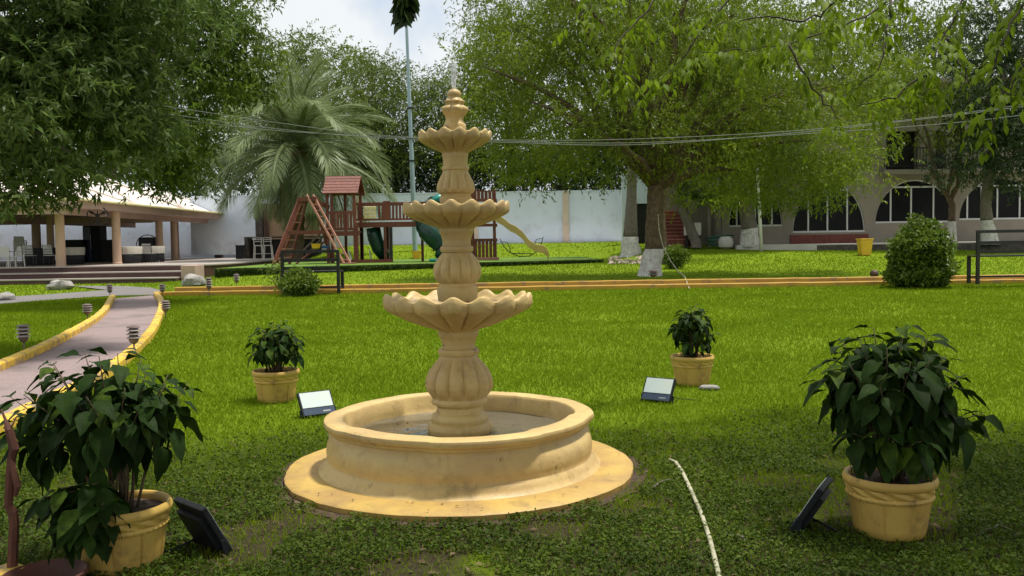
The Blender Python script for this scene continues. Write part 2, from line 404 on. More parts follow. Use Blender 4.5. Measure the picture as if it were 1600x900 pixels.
lel = smooth_line([gnd(*p) for p in LE]); rel = smooth_line([gnd(*p) for p in RE])
a_, b_ = resample(lel, 70), resample(rel, 70)
mb = MB(); vs = []; fs = []
for i in range(70):
    for k in range(4):
        q = a_[i].lerp(b_[i], k / 3); vs.append((q.x, q.y, Hz(q.x, q.y) + .014))
for i in range(69):
    for k in range(3): fs.append((i * 4 + k, i * 4 + k + 1, (i + 1) * 4 + k + 1, (i + 1) * 4 + k))
mb.add(vs, fs); tag(mb.build('garden_path', MT['path'], smooth=True), kind='structure')
def kerb(line, side, wd=.13, ht=.11, name='kerb', mat=None):
    mb = MB(); b = []
    k = len(line)
    for i, q in enumerate(line):
        t = (line[min(i + 1, k - 1)] - line[max(i - 1, 0)]).normalized(); nn = Vector((-t.y, t.x)) * side
        z = Hz(q.x, q.y); jig = .012 * mnoise.noise(Vector((q.x * 3, q.y * 3, side))) ; h2 = ht + .014 * mnoise.noise(Vector((q.x * 2, q.y * 2, 5)))
        o0 = q + nn * jig; o1 = q + nn * (wd + jig)
        for pt, zz in ((o0, z - .08), (o0, z + h2 - .02), (o0 + nn * .02, z + h2), (o1 - nn * .02, z + h2), (o1, z + h2 - .02), (o1, z - .08)):
            mb.v.append(Vector((pt.x, pt.y, zz)))
    for i in range(k - 1):
        for j in range(5):
            f = (i * 6 + j, i * 6 + j + 1, i * 6 + 6 + j + 1, i * 6 + 6 + j)
            mb.f.append(f if side < 0 else f[::-1])
    mb.f.append((0, 1, 2, 3, 4, 5)); e = (k - 1) * 6; mb.f.append((e + 5, e + 4, e + 3, e + 2, e + 1, e))
    return tag(mb.build(name, mat or MT['kerb'], smooth=False), kind='structure')
kerb(lel, 1); kerb(rel, -1)
# cross path behind the lawn, kerbed on both sides
KY = 23.6
xs0 = at(252, 460, KY).x
near_l = [Vector((x, KY + .05 * math.sin(x * .3) )) for x in lines(xs0 - .1, 26, .5)]
far_l = [Vector((q.x, q.y + 1.25)) for q in near_l]
mb = MB(); vs = []; fs = []
for i, (q, p) in enumerate(zip(near_l, far_l)):
    vs += [(q.x, q.y + .05, Hz(q.x, q.y) + .016), (p.x, p.y - .02, Hz(p.x, p.y) + .016)]
for i in range(len(near_l) - 1): fs.append((2 * i, 2 * i + 2, 2 * i + 3, 2 * i + 1))
mb.add(vs, fs); tag(mb.build('cross_path', MT['path']), kind='structure')
kerb(near_l, -1, .14, .13, mat=MT['kerbfar']); kerb(far_l, 1, .14, .15, mat=MT['kerbfar'])
# grey walkway from the path junction to the terrace steps
WK = [(-60, 482), (60, 471), (178, 463), (242, 462), (256, 456), (236, 450.5), (196, 448), (112, 447.5), (168, 454), (60, 462), (-60, 469)]
wk = [gnd(*p) for p in WK]
mb = MB().add([(p.x, p.y, p.z + .022) for p in wk], [tuple(range(len(wk)))]); tag(mb.build('walkway', MT['walk']), kind='structure')
# ---- terrace with steps
TZ = .68; SX = at(320, 420, 36.8).x
tx0 = -60
mb = MB(); mb.prism([(tx0, 36.84), (SX, 36.84), (-12.0, 38.2), (-11.6, 60), (tx0, 60)], -.2, TZ - .05); tag(mb.build('terrace_base', MT['riser']), kind='structure')
mb = MB(); mb.prism([(tx0, 36.80), (SX + .02, 36.80), (-11.96, 38.17), (-11.56, 60), (tx0, 60)], TZ - .048, TZ); terr = tag(mb.build('terrace_floor', MT['terrace']), kind='structure')
for k, (yy, zz) in enumerate(((36.0, .45), (35.2, .225))):
    s_ = MB(); s_.box(((tx0 + SX - .6) / 2, yy + .42, zz / 2 - .125), (SX - .6 - tx0, .80, zz + .2 - .05)); so_ = tag(s_.build('terrace_step', MT['riser']), kind='structure')
    s_ = MB(); s_.box(((tx0 + SX - .6) / 2, yy + .40, zz - .024), (SX - .58 - tx0, .86, .046)); s_.build('tread', MT['terrace'], so_)
s_ = MB(); s_.box((SX - .28, 36.2, .3), (.56, 1.1, .74)); tag(s_.build('step_cheek', MT['beam'], bevel=.02), kind='structure')
# ---- low turf platform under the playset
PZ = .62
pc = [at(335, 420, 32.0), at(943, 405, 38.0)]
PC = [(pc[0].x, pc[0].y), (pc[1].x, pc[1].y), (pc[1].x - .4, 45.5), (pc[0].x + .2, 45.5)]
mb = MB(); mb.prism(PC, 0.0, PZ - .012); tag(mb.build('play_platform', MT['turfedge']), kind='structure')
mb = MB(); mb.prism([(p[0], p[1]) for p in PC], PZ - .010, PZ); tag(mb.build('play_platform_turf', MT['turf']), kind='structure')
# shaggy overhanging edge of the turf
A, B = Vector((PC[0][0], PC[0][1], 0)), Vector((PC[1][0], PC[1][1], 0))
n = 9000; t = RNG.random(n); base = np.outer(1 - t, A) + np.outer(t, B); base[:, 2] = PZ + .01 - RNG.random(n) * .27; base[:, 1] -= RNG.random(n) * .05
dv = np.stack([RNG.normal(0, .5, n), -RNG.random(n) * .8, -RNG.random(n) * 1.2 + .3], -1); dv /= np.linalg.norm(dv, axis=1)[:, None]
L = .05 + .06 * RNG.random(n); sd = np.cross(dv, [0, 0, 1.0]); sd /= (np.linalg.norm(sd, axis=1)[:, None] + 1e-6)
v = np.stack([base - sd * .014, base + sd * .014, base + dv * L[:, None]], 1).reshape(-1, 3)
tag(link('turf_fringe', npmesh('turf_fringe', v, np.arange(3 * n).reshape(-1, 3)), MT['weed']), 'dark shaggy turf fringe along the play platform edge', 'turf', kind='stuff')

# ------------------------------------------------------------------ fountain
FB = gnd(720, 735); FD = FB.y; FZ = FB.z
def fz(py): return at(720, py, FD).z - FZ          # height of a pixel row on the fountain's axis
fo = thing('fountain', 'three-tiered ochre stone fountain with scalloped bowls standing in a round basin', 'fountain', (FB.x, FB.y, FZ))
c0 = Vector((FB.x, FB.y, FZ))
def slabfn(q, th):
    r = q[0]
    if r > .95: r += .016 * mnoise.noise(Vector((math.cos(th) * 3, math.sin(th) * 3, 1))) + .008 * mnoise.noise(Vector((math.cos(th) * 14, math.sin(th) * 14, 3)))
    return r, q[1]
MB().lathe([(1.0, -.06), (1.05, -.05), (1.055, .035), (1.04, .046), (.9, .054), (.5, .058)], 160, c0, slabfn).build('base_slab', MT['slab'], fo, smooth='auto')
def basinfn(q, th):
    r, z = q[0], q[1]
    if z > .25 and r > .66:
        # shallow scallop steps in the rim, as cast
        s = .012 * math.tanh(6 * math.sin(4 * th + .6)); r += s if r > .75 else s * 1.5
    return r, z
bz = .056
prof = [(.86, bz - .004), (.838, bz + .012), (.826, bz + .03), (.818, bz + .05), (.806, bz + .058), (.802, bz + .066), (.806, bz + .09), (.808, bz + .115), (.803, bz + .15), (.792, bz + .185), (.778, bz + .212), (.770, bz + .226), (.772, bz + .236), (.784, bz + .241), (.786, bz + .254), (.796, bz + .258), (.806, bz + .268), (.810, bz + .283), (.805, bz + .298), (.790, bz + .306), (.725, bz + .308), (.690, bz + .303), (.680, bz + .29), (.678, bz + .22), (.66, bz + .165), (.63, bz + .14), (.2, bz + .12)]
MB().lathe(prof, 192, c0, basinfn).build('basin', MT['fountain'], fo, smooth='auto')
MB().lathe([(.05, .246), (.3, .246), (.674, .246)], 96, c0, close=False).build('basin_water', MT['water'], fo, smooth=True)
def ribs(n, amp, z0, z1, zr):
    def fn(q, th):
        r, z = q[0], q[1]
        e = max(0, min(1, (z - z0) / .03)) * max(0, min(1, (z1 - z) / .03))
        s = abs(math.cos(n * th / 2 + .2)) ** .45
        return r * (1 - amp * e * (1 - s)), z
    return fn
def densify(p, k=3):
    out = []
    for i in range(len(p) - 1):
        for j in range(k):
            t = j / k; out.append(tuple(p[i][a] * (1 - t) + p[i + 1][a] * t for a in range(len(p[i]))))
    out.append(p[-1]); return out
def pedestal(rows, zr0, zr1, name='pedestal'):
    prof = densify([(r, fz(py)) for r, py in rows], 3)
    MB().lathe(prof, 144, c0, ribs(12, .17, fz(zr0), fz(zr1), None)).build(name, MT['fountain'], fo, smooth='auto')
pedestal([(.185, 682), (.198, 672), (.20, 667), (.192, 661), (.172, 658), (.176, 652), (.166, 646), (.142, 642), (.138, 634), (.150, 630), (.168, 629), (.172, 625), (.166, 620), (.175, 617), (.196, 611), (.209, 602), (.205, 591), (.184, 578), (.150, 567), (.122, 559), (.113, 554), (.122, 553.5), (.127, 549), (.122, 544.5), (.104, 543.5), (.102, 537), (.108, 530), (.122, 524), (.125, 519), (.12, 516)], 620, 556)
pedestal([(.118, 470), (.125, 456), (.125, 449), (.112, 446), (.112, 442), (.122, 440), (.140, 434), (.148, 426), (.145, 417), (.126, 406), (.100, 398), (.088, 394), (.098, 393), (.102, 389), (.098, 385), (.086, 384), (.086, 376), (.094, 368), (.106, 362), (.107, 357)], 441, 396)
pedestal([(.092, 325), (.098, 314), (.098, 309), (.09, 307), (.092, 304), (.108, 301), (.117, 296), (.112, 287), (.094, 277), (.080, 270), (.076, 267), (.082, 266), (.084, 263), (.081, 260), (.074, 259), (.075, 250), (.080, 242), (.078, 238)], 303, 269)
def bowl(rb, yb, rr, ylo, ytop, n, name='bowl', ph=0.0):
    zb, zl, zt = fz(yb), fz(ylo), fz(ytop); am = (zt - zl) * .20
    # (radius, height, rib amount, wave amount, radial wave)
    P = [(rb, zb, 0, 0, 0), (rb * 1.15, zb + .15 * (zl - zb), .3, 0, 0), (rb + (rr - rb) * .30, zb + .32 * (zl - zb), .9, 0, .2), (rb + (rr - rb) * .62, zb + .62 * (zl - zb), 1, .1, .6), (rb + (rr - rb) * .86, zb + .88 * (zl - zb), 1, .4, .9), (rr * .985, zl + .05 * (zt - zl), .7, .7, 1), (rr * 1.0, zl + .3 * (zt - zl), .3, 1, 1), (rr * .995, zl + .72 * (zt - zl), .1, 1, 1), (rr * .975, zt - .04 * (zt - zl), 0, 1, 1), (rr * .945, zt, 0, 1, 1), (rr * .91, zt - .10 * (zt - zl), 0, 1, .9), (rr * .86, zt - .4 * (zt - zl), 0, .7, .6), (rr * .74, zl + .25 * (zt - zl), 0, .3, .2), (rb * 1.1, zl + .1 * (zt - zl), 0, 0, 0)]
    P = densify(P, 3)
    def fn(q, th):
        r, z, rb_, wv, rw = q; cw = math.cos(n * th + ph)
        s = abs(math.cos(n * th / 2 + ph / 2)) ** .38
        r = r * (1 - .30 * rb_ * (1 - s)) * (1 + .022 * rw * cw); z = z + am * wv * cw
        return r, z
    o = MB().lathe(P, 384, c0, fn).build(name, MT['fountain'], fo, smooth=True)
    zw = zl + .52 * (zt - zl)
    MB().lathe([(rb * .8, zw), (rr * .5, zw), (rr * .80, zw)], 64, c0, close=False).build('bowl_water', MT['water'], o, smooth=True)
bowl(.118, 519, .4475, 484, 462, 16)
bowl(.105, 358, .319, 336, 318, 16, ph=.5)
bowl(.078, 240, .218, 221, 207, 14, ph=.2)
def finfn(q, th):
    r, z, k = q
    return r * (1 + k * (abs(math.cos(2.5 * th)) - .5)), z
MB().lathe(densify([(.062, fz(214), 0), (.068, fz(203), 0), (.068, fz(195), 0), (.060, fz(192), 0), (.052, fz(187), 0), (.056, fz(182), .1), (.066, fz(177), .28), (.074, fz(172), .4), (.070, fz(168), .35), (.05, fz(164), .15), (.052, fz(162), .2), (.058, fz(159), .35), (.044, fz(155), .1), (.036, fz(152), 0), (.042, fz(148), 0), (.038, fz(143), 0), (.022, fz(140), 0), (.008, fz(139), 0)], 2), 80, c0, finfn).build('finial', MT['fountain'], fo, smooth=True)
jt = MB(); p0 = fz(139)
jt.tube([c0 + Vector((.002 * math.sin(k * 1.7), 0, p0 + k * .022)) for k in range(9)], [.010, .012, .014, .016, .015, .017, .013, .012, .004], 10)
for k in range(70):
    a = random.random() * 6.28; h = random.random(); rr = .006 + .03 * (1 - h) * random.random() + .012 * random.random()
    q = c0 + Vector((math.cos(a) * rr, math.sin(a) * rr, p0 + .01 + h * .19)); s = .0022 + .003 * random.random()
    jt.add([q + Vector(d) * s for d in ((1, 0, 0), (0, 1, 0), (-1, 0, 0), (0, -1, 0), (0, 0, 1.8), (0, 0, -1.8))], [(0, 1, 4), (1, 2, 4), (2, 3, 4), (3, 0, 4), (1, 0, 5), (2, 1, 5), (3, 2, 5), (0, 3, 5)])
jt.build('water_jet', MT['jet'], fo, smooth=True)

MB().lathe([(1.03, .006), (1.07, .007), (1.13, .005)], 120, (FB.x, FB.y, FZ), lambda q, th: (q[0] + (.03 * mnoise.noise(Vector((math.cos(th) * 5, math.sin(th) * 5, 2))) if q[0] > 1.1 else 0), q[1]), close=False).build('soil_ring', MT['soil']).update_tag()
tag(bpy.data.objects['soil_ring'], kind='structure')
# ------------------------------------------------------------------ potted poinsettias
def pot_parts(root):
    P = [(.150, .0), (.158, .004), (.163, .02), (.172, .08), (.180, .14), (.186, .172), (.193, .176), (.197, .186), (.193, .196), (.190, .199), (.194, .205), (.198, .222), (.199, .232), (.203, .236), (.210, .244), (.213, .258), (.209, .272), (.204, .281), (.192, .279), (.186, .270), (.184, .24), (.10, .235)]
    def fn(q, th):
        r, z = q[0], q[1]
        if z < .17 and r > .15:
            s = abs(math.sin(4.5 * th)); r -= .012 * max(0, 1 - s / .11) * min(1, z / .02)
        elif .198 < z < .234 and r > .185:
            r += .004 * math.sin(12 * th + z * 160)
        elif .175 < z < .198 and r > .185:
            r += .0025 * math.sin(40 * th + z * 60)
        return r + .003 * mnoise.noise(Vector((math.cos(th) * 2, math.sin(th) * 2, z * 8))), z
    pot = MB().lathe(densify(P, 2), 160, (0, 0, 0), fn).build('pot', MT['pot'], root, smooth='auto')
    sm = MB(); n = 26; k = 6
    for i in range(k):
        for j in range(n):
            a = 2 * math.pi * j / n; r = .187 * i / (k - 1)
            sm.v.append(Vector((r * math.cos(a), r * math.sin(a), .245 + .016 * random.random() * (i < k - 1))))
    for i in range(k - 1):
        for j in range(n): sm.f.append((i * n + j, i * n + (j + 1) % n, (i + 1) * n + (j + 1) % n, (i + 1) * n + j))
    sm.build('soil', MT['soil'], root, smooth=True)
def poin_leaf(seed):
    rg = random.Random(seed)
    # rows along the midrib: (t, half width)
    rows = [(0, .012), (.16, .014), (.21, .10), (.32, .205), (.44, .235 if seed % 2 else .215), (.55, .215 if seed % 3 else .235), (.70, .160), (.84, .085), (.94, .028), (1.0, .0)]
    droop = .22 + .30 * rg.random(); fold = .16 + .12 * rg.random(); tw = rg.uniform(-.2, .2)
    vs = []; fs = []
    for t, hw in rows:
        yy = t - .05 * t * t; zz = -droop * t * t
        rip = .025 * math.sin(t * 17 + seed)
        vs += [(-hw + tw * t * .15, yy, zz + hw * fold * 1.3 + rip), (-hw * .5 + tw * t * .15, yy, zz + hw * fold * .9), (tw * t * .15, yy, zz), (hw * .5 + tw * t * .15, yy, zz + hw * fold * .9), (hw + tw * t * .15, yy, zz + hw * fold * 1.3 - rip)]
    for i in range(len(rows) - 1):
        for j in range(4):
            a = i * 5 + j; fs.append((a, a + 1, a + 6, a + 5))
    me = bpy.data.meshes.new('leaf'); me.from_pydata(vs, [], fs); me.update(); me.polygons.foreach_set('use_smooth', [True] * len(fs))
    me.materials.append(MT['poin']); return me
PL = [poin_leaf(i) for i in range(6)]
def put_leaf(root, me, p, d, ln, up=(0, 0, 1), roll=0.0, name='leaf', wd=1.0):
    d = Vector(d).normalized(); u = Vector(up); x = d.cross(u)
    if x.length < .05: x = d.cross(Vector((1, 0, 0)))
    x.normalize(); z = x.cross(d)
    if roll:
        q = Matrix.Rotation(roll, 3, d); x = q @ x; z = q @ z
    mt = Matrix((x * ln * wd, d * ln, z * ln)).transposed().to_4x4(); mt.translation = Vector(p)
    o = bpy.data.objects.new(name, me); COL.objects.link(o); o.parent = root; o.matrix_local = mt; return o
def poinsettia(root, rg, tips, leaf=.14, per=10, base=(0, 0, .25), fill=0):
    """tips: (x, y, z) of each stem tip in the pot's own frame"""
    st = MB(); cen = Vector((0, 0, .3)); tot = 0
    zmax = max(t[2] for t in tips)
    for (x, y, z) in tips:
        tip = Vector((x, y, z)); b = Vector((base[0] + x * .12 + rg.uniform(-.03, .03), base[1] + y * .12 + rg.uniform(-.03, .03), base[2]))
        mid = b.lerp(tip, .55) + Vector((-x * .12, -y * .12, .06))
        pts = [b, b.lerp(mid, .5) + Vector((0, 0, .01)), mid, mid.lerp(tip, .6), tip]
        st.tube(pts, [.007, .006, .0045, .003, .002], 5)
        out = Vector((x, y, 0)); out = out.normalized() if out.length > .03 else Vector((rg.uniform(-1, 1), rg.uniform(-1, 1), 0)).normalized()
        a0 = rg.random() * 6.28
        for k in range(per):
            a = a0 + k * 2.399 + rg.uniform(-.3, .3)
            f = k / per                       # 0 = top of the whorl, 1 = low on the stem
            h = Vector((math.cos(a), math.sin(a), 0)) + out * (.35 + .5 * f)
            h.normalize()
            el = .16 - 1.25 * f + rg.uniform(-.25, .2) - .5 * max(0, (.75 - z / zmax))
            p = tip.lerp(mid, f * .95)
            d = h * math.cos(el) + Vector((0, 0, math.sin(el)))
            ln = leaf * rg.uniform(.6, 1.2) * (.74 + .4 * min(1, f * 2.2))
            put_leaf(root, rg.choice(PL), p + h * .01, d, ln, up=(h.x * .4, h.y * .4, 1), roll=rg.uniform(-.4, .4)); tot += 1
    st.build('stems', MT['stem'], root, smooth=True)
    # inner leaves, too hidden to pick apart: one joined part
    V = []; Fc = []; b0 = 0
    for k in range(fill):
        x, y, z = rg.choice(tips); w_ = rg.uniform(.30, .95); u = rg.uniform(.25, .55 + .45 * w_); p = Vector((x * u, y * u, (.38 if z > .45 else .24) + (z - (.40 if z > .45 else .26)) * w_))
        a = rg.random() * 6.28; el = rg.uniform(-1.25, -.35); h = (Vector((math.cos(a), math.sin(a), 0)) + Vector((x, y, 0)) * 2).normalized()
        d = (h * math.cos(el) + Vector((0, 0, math.sin(el)))).normalized(); ln = leaf * rg.uniform(.7, 1.15); me = rg.choice(PL)
        sx = d.cross(Vector((h.x * .4, h.y * .4, 1))).normalized(); nz_ = sx.cross(d)
        for q in me.vertices: V.append(tuple(p + (sx * q.co.x + d * q.co.y + nz_ * q.co.z) * ln))
        for f in me.polygons: Fc.append([i + b0 for i in f.vertices])
        b0 += len(me.vertices)
    if fill:
        o = link('inner_leaves', npmesh('inner_leaves', V, Fc, True), MT['poininner'], root); o['kind'] = 'stuff'
def dome_tips(rg, n, rx, ry, z0, z1, cx=0, cy=0):
    out = []
    for i in range(n):
        r = math.sqrt((i + .5) / n); a = i * 2.39996 + rg.uniform(-.25, .25)
        out.append((cx + r * rx * math.cos(a), cy + r * ry * math.sin(a), z1 - (z1 - z0) * r ** 2.8 + rg.uniform(-.035, .03)))
    return out
PG = 'potted poinsettias around the fountain'
def potted(px, d, label, tips, leaf, per, seed, sc=1.0, base=(0, 0, .25)):
    x = at(px, 620, d).x; rt = thing('potted_poinsettia', label, 'potted plant', (x, d, Hz(x, d)), seed * .7, PG, local=True)
    rt.rotation_euler = (0, 0, 0)
    pot_parts(rt); rg = random.Random(seed); poinsettia(rt, rg, tips(rg, rt), leaf, per, base, 130 if d < 5 else 50); return rt
def tips_right(rg, rt):
    t = dome_tips(rg, 23, .34, .28, .70, .97, 0.0, 0)
    t += [(.30, -.05, .60), (.40, -.08, .58), (.36, .02, .52), (-.22, -.12, .50), (-.10, -.20, .52), (.05, -.22, .48)]
    return t
def tips_left(rg, rt):
    t = dome_tips(rg, 20, .43, .28, .70, .93, -.06, 0)
    t += [(-.16, -.20, .40), (-.06, -.26, .34), (-.20, -.14, .30), (-.02, -.22, .42), (-.40, -.05, .62), (-.12, -.24, .26), (-.04, -.27, .22), (-.24, -.20, .36), (.03, -.25, .34), (-.46, .0, .66)]
    return t
def tips_m1(rg, rt): return dome_tips(rg, 20, .265, .24, .42, .70, .02, 0)
def tips_m2(rg, rt): return dome_tips(rg, 15, .20, .18, .48, .76, 0, 0) + [(.10, -.1, .42), (-.08, -.12, .42)]
potR = potted(1391, 4.25, 'big poinsettia in a yellow pot with a side branch hanging towards the bare soil patch', tips_right, .168, 10, 3)
potL = potted(183, 3.95, 'big poinsettia spilling leaves down over the front of its yellow pot beside the clay bowl', tips_left, .168, 10, 5)
potA = potted(432, 8.15, 'small round poinsettia in a yellow pot beside the path-side floodlight', tips_m1, .125, 9, 8)
potB = potted(1082, 8.7, 'narrow upright poinsettia in a yellow pot with a pale stone at its foot', tips_m2, .125, 9, 12)
st = MB(); q = gnd(1108, 609); st.lathe([(.001, .0), (.06, .0), (.085, .018), (.06, .04), (.001, .046)], 10, (0, 0, 0), lambda a, th: (a[0] * (1 + .25 * math.cos(2 * th + .5)), a[1]), close=False)
tag(st.build('stone', MT['rock'], smooth=True, origin=q), 'small pale stone at the foot of the narrow poinsettia pot', 'stone').data.transform(Matrix.Translation(q))

# ------------------------------------------------------------------ floodlights
def floodlight(px, py, label, tilt, wd=.28, hh=.20, yaw=None):
    g = gnd(px, py); to = Vector((FB.x, FB.y, 0)) - Vector((g.x, g.y, 0))
    ang = math.atan2(to.y, to.x) + (yaw or 0)
    rt = thing('floodlight', label, 'floodlight', g, ang + math.pi / 2, 'floodlights aimed at the fountain', local=True)
    rot = Matrix.Rotation(-tilt, 3, 'X')     # local -Y is the aiming direction; face leans back
    o = Vector((0, .0, hh * .5 * math.cos(tilt) + .012))
    def P(x, y, z): return o + rot @ Vector((x, y, z))
    MB().box(o, (wd, .030, hh), rot).build('housing', MT['flood'], rt, bevel=.006)
    MB().box(P(0, -.0165, hh * .14), (wd * .90, .004, hh * .62), rot).build('glass', MT['glassreflect'], rt)
    MB().box(P(0, -.0165, -hh * .335), (wd * .92, .004, hh * .26), rot).build('driver_panel', MT['navy'], rt)
    MB().box(P(wd * .22, -.0195, -hh * .36), (wd * .22, .001, hh * .05), rot).build('label_strip', MT['steel'], rt)
    MB().box(P(0, .024, -.01), (wd * .8, .026, hh * .72), rot).build('heat_sink', MT['flood'], rt)
    b = MB(); 
    for s in (-1, 1): b.bar(P(s * (wd / 2 + .006), .004, -hh * .2), P(s * (wd / 2 + .006), .03, -hh * .52), .008, .02)
    b.bar(P(-wd / 2 - .01, .03, -hh * .52), P(wd / 2 + .01, .03, -hh * .52), .03, .008); b.build('bracket', MT['flood'], rt)
    MB().tube([P(.02, .03, -.05), Vector((.05, .12, .03)), Vector((.12, .2, .008)), Vector((.3, .24, .0))], .005, 6).build('cable', MT['flood'], rt, smooth=True)
    return rt
floodlight(495, 650, 'floodlight with a pale sky reflection painted on its glass beside the round poinsettia', .62, .29, .22)
floodlight(1029, 628, 'floodlight with a pale sky reflection painted on its glass beside the narrow poinsettia', .55, .28, .22)
floodlight(318, 862, 'black floodlight seen from behind, beside the leaf-draped pot', .50, .27, .26, -.1)
floodlight(1268, 828, 'black floodlight seen edge-on, leaning beside the pot with the side branch', .55, .26, .26, .1)

# ------------------------------------------------------------------ pipe on the ground and lower-left clutter
pp = [gnd(*p, .012) for p in ((1046, 726), (1056, 730), (1066, 745), (1080, 775), (1096, 812), (1110, 855), (1122, 905), (1132, 950))]
for i in range(len(pp)): pp[i].z += .018
tag(MB().tube(pp, .0115, 8).build('pipe', MT['pvc'], smooth=True, origin=pp[-1]), 'pale weathered plastic pipe lying curved in the grass by the fountain', 'pipe')
bw = at(70, 890, 3.62); zb_ = Hz(bw.x, 3.5)
tag(MB().lathe([(.08, 0), (.11, .01), (.14, .04), (.155, .075), (.162, .078), (.164, .09), (.155, .094), (.145, .08), (.12, .04), (.07, .02)], 40, (bw.x, 3.62, zb_)).build('clay_bowl', MT['clay'], smooth='auto', origin=(bw.x, 3.62, zb_)), 'wide red-brown clay bowl on the ground under the leaf-draped poinsettia', 'bowl')
kb = MB(); k0 = gnd(-60, 945); k1 = gnd(34, 912)
kb.bar((k0.x, k0.y, k0.z + .04), (k1.x, k1.y, k1.z + .04), .12, .10); tag(kb.build('kerb_end', MT['kerb'], bevel=.015), kind='structure')
bp = [at(14, 870, 3.7), at(22, 820, 3.7), at(20, 800, 3.7), at(13, 790, 3.7), at(16, 740, 3.7), at(18, 715, 3.7), at(22, 702, 3.7), at(14, 672, 3.7), at(8, 655, 3.72), at(2, 640, 3.74)]
bp[0].z = Hz(bp[0].x, 3.7) - .03
br = thing('dead_branch', 'upright broken red-brown branch with peeling bark by the clay bowl', 'branch', (bp[0].x, bp[0].y, Hz(bp[0].x, 3.7)))
MB().tube(bp, [.022, .02, .02, .017, .019, .017, .020, .017, .006, .004], 7).build('stem', MT['driftwood'], br)
MB().tube([bp[7], at(20, 664, 3.7), at(26, 650, 3.72)], [.005, .004, .002], 5).build('twig', MT['driftwood'], br)
MB().tube([bp[5] + Vector((.0, -.012, 0)), at(28, 760, 3.69), at(24, 776, 3.69)], [.012, .014, .006], 6).build('bark_flake', MT['driftwood'], br)

# ------------------------------------------------------------------ path lamps
def path_lamp(label, g, h=.30, r=.062):
    rt = thing('path_lamp', label, 'lamp', g, 0, 'tiered path lamps along the kerbs', local=True)
    MB().tube([(0, 0, -.03), (0, 0, h * .52)], .010, 8).build('stake', MT['lamp'], rt, smooth=True)
    MB().lathe([(.012, h * .40), (r * .55, h * .46), (r * .75, h * .55), (r * .75, h * .57), (.012, h * .58)], 20).build('base_cup', MT['lamp'], rt, smooth='auto')
    MB().lathe([(r * .62, h * .55), (r * .62, h * .93)], 20).build('lens', MT['dark'], rt, smooth='auto')
    for k in range(3):
        z = h * (.62 + .115 * k); MB().lathe([(r * .66, z - h * .015), (r * 1.06, z - h * .028), (r * 1.08, z - h * .01), (r * .70, z + h * .035)], 24).build('louvre', MT['lampring'], rt, smooth='auto')
    MB().lathe([(r * .5, h * .915), (r * 1.0, h * .92), (r * .92, h * .955), (r * .55, h * .985), (.002, h)], 24).build('cap', MT['lamp'], rt, smooth='auto')
for px, py, hh, lb in (
    (38, 555, .31, 'tiered path lamp on a tall bare stake in the grass beside the open walkway'),
    (137, 505, .27, 'tiered path lamp in the grass behind the curved kerb, midway along the bend'),
    (172, 467, .29, 'tiered path lamp at the tip of the curved kerb beside the grey walkway'),
    (210, 558, .31, 'tiered path lamp on a stake beside the kerb above the leaf-draped poinsettia'),
    (259, 500, .28, 'tiered path lamp squeezed against the kerb where the path bends'),
    (254, 466, .28, 'tiered path lamp at the corner where the cross path leaves the garden path'),
    (327, 466, .40, 'tiered path lamp against the cross path kerb on the bench side of the corner'),
    (370, 452, .34, 'tiered path lamp on the lawn side of the cross path near the left bench'),
    (1021, 440, .26, 'squat banded path lamp at the foot of the whitewashed forked tree')):
    path_lamp(lb, gnd(px, py), hh * 1.3, .082 if px != 1021 else .15)
g = gnd(1366, 437); gl = thing('globe_lamp', 'small reddish globe lamp standing on the cross path kerb', 'lamp', g)
MB().tube([g, g + Vector((0, 0, .1))], .02, 8).build('stake', MT['lamp'], gl)
MB().lathe([(.001, .05), (.07, .07), (.115, .13), (.12, .17), (.11, .22), (.065, .27), (.001, .285)], 20, g, close=False).build('globe', MT['riser'], gl, smooth=True)

# ------------------------------------------------------------------ benches
def bench(label, loc, rz, W, Ht, seat, rails):
    rt = thing('bench', label, 'bench', loc, rz, 'black metal benches by the cross path', local=True)
    t = .075
    for s in (-1, 1):
        MB().box((s * (W / 2 - t / 2), 0, Ht / 2), (t, t, Ht)).build('leg', MT['black'], rt, bevel=.004)
        MB().box((s * (W / 2 - t / 2), .46, seat / 2), (t, t, seat)).build('leg', MT['black'], rt, bevel=.004)
        MB().bar((s * (W / 2 - t / 2), .03, .16), (s * (W / 2 - t / 2), .43, .16), .03, .03).build('side_stretcher', MT['black'], rt)
    for z in rails: MB().box((0, .002, z), (W - t - .006, .04, .075)).build('back_rail', MT['black'], rt, bevel=.003)
    for k in range(5): MB().box((0, .06 + k * .095, seat + .012), (W, .075, .035)).build('seat_slat', MT['black'], rt, bevel=.003)
    MB().box((0, .46, .16), (W - t - .006, .04, .045)).build('front_stretcher', MT['black'], rt)
    return rt
def bench_at(label, p0, p1, d, base, ht, seat, rails):
    a = at(p0, base, d); b = at(p1, base, d); z = at((p0 + p1) / 2, base, d).z
    return bench(label, ((a.x + b.x) / 2, d, z), -R(2), (b - a).length, ht, seat, rails)
bench_at('black metal bench by the small leafy shrub, in front of the playset', 440, 532, 23.3, 460, 1.13, .57, (1.10, .88, .68))
bench_at('black metal bench beside the clipped egg-shaped bush', 1526, 1650, 22.0, 443, 1.30, .66, (1.27, 1.0, .78))

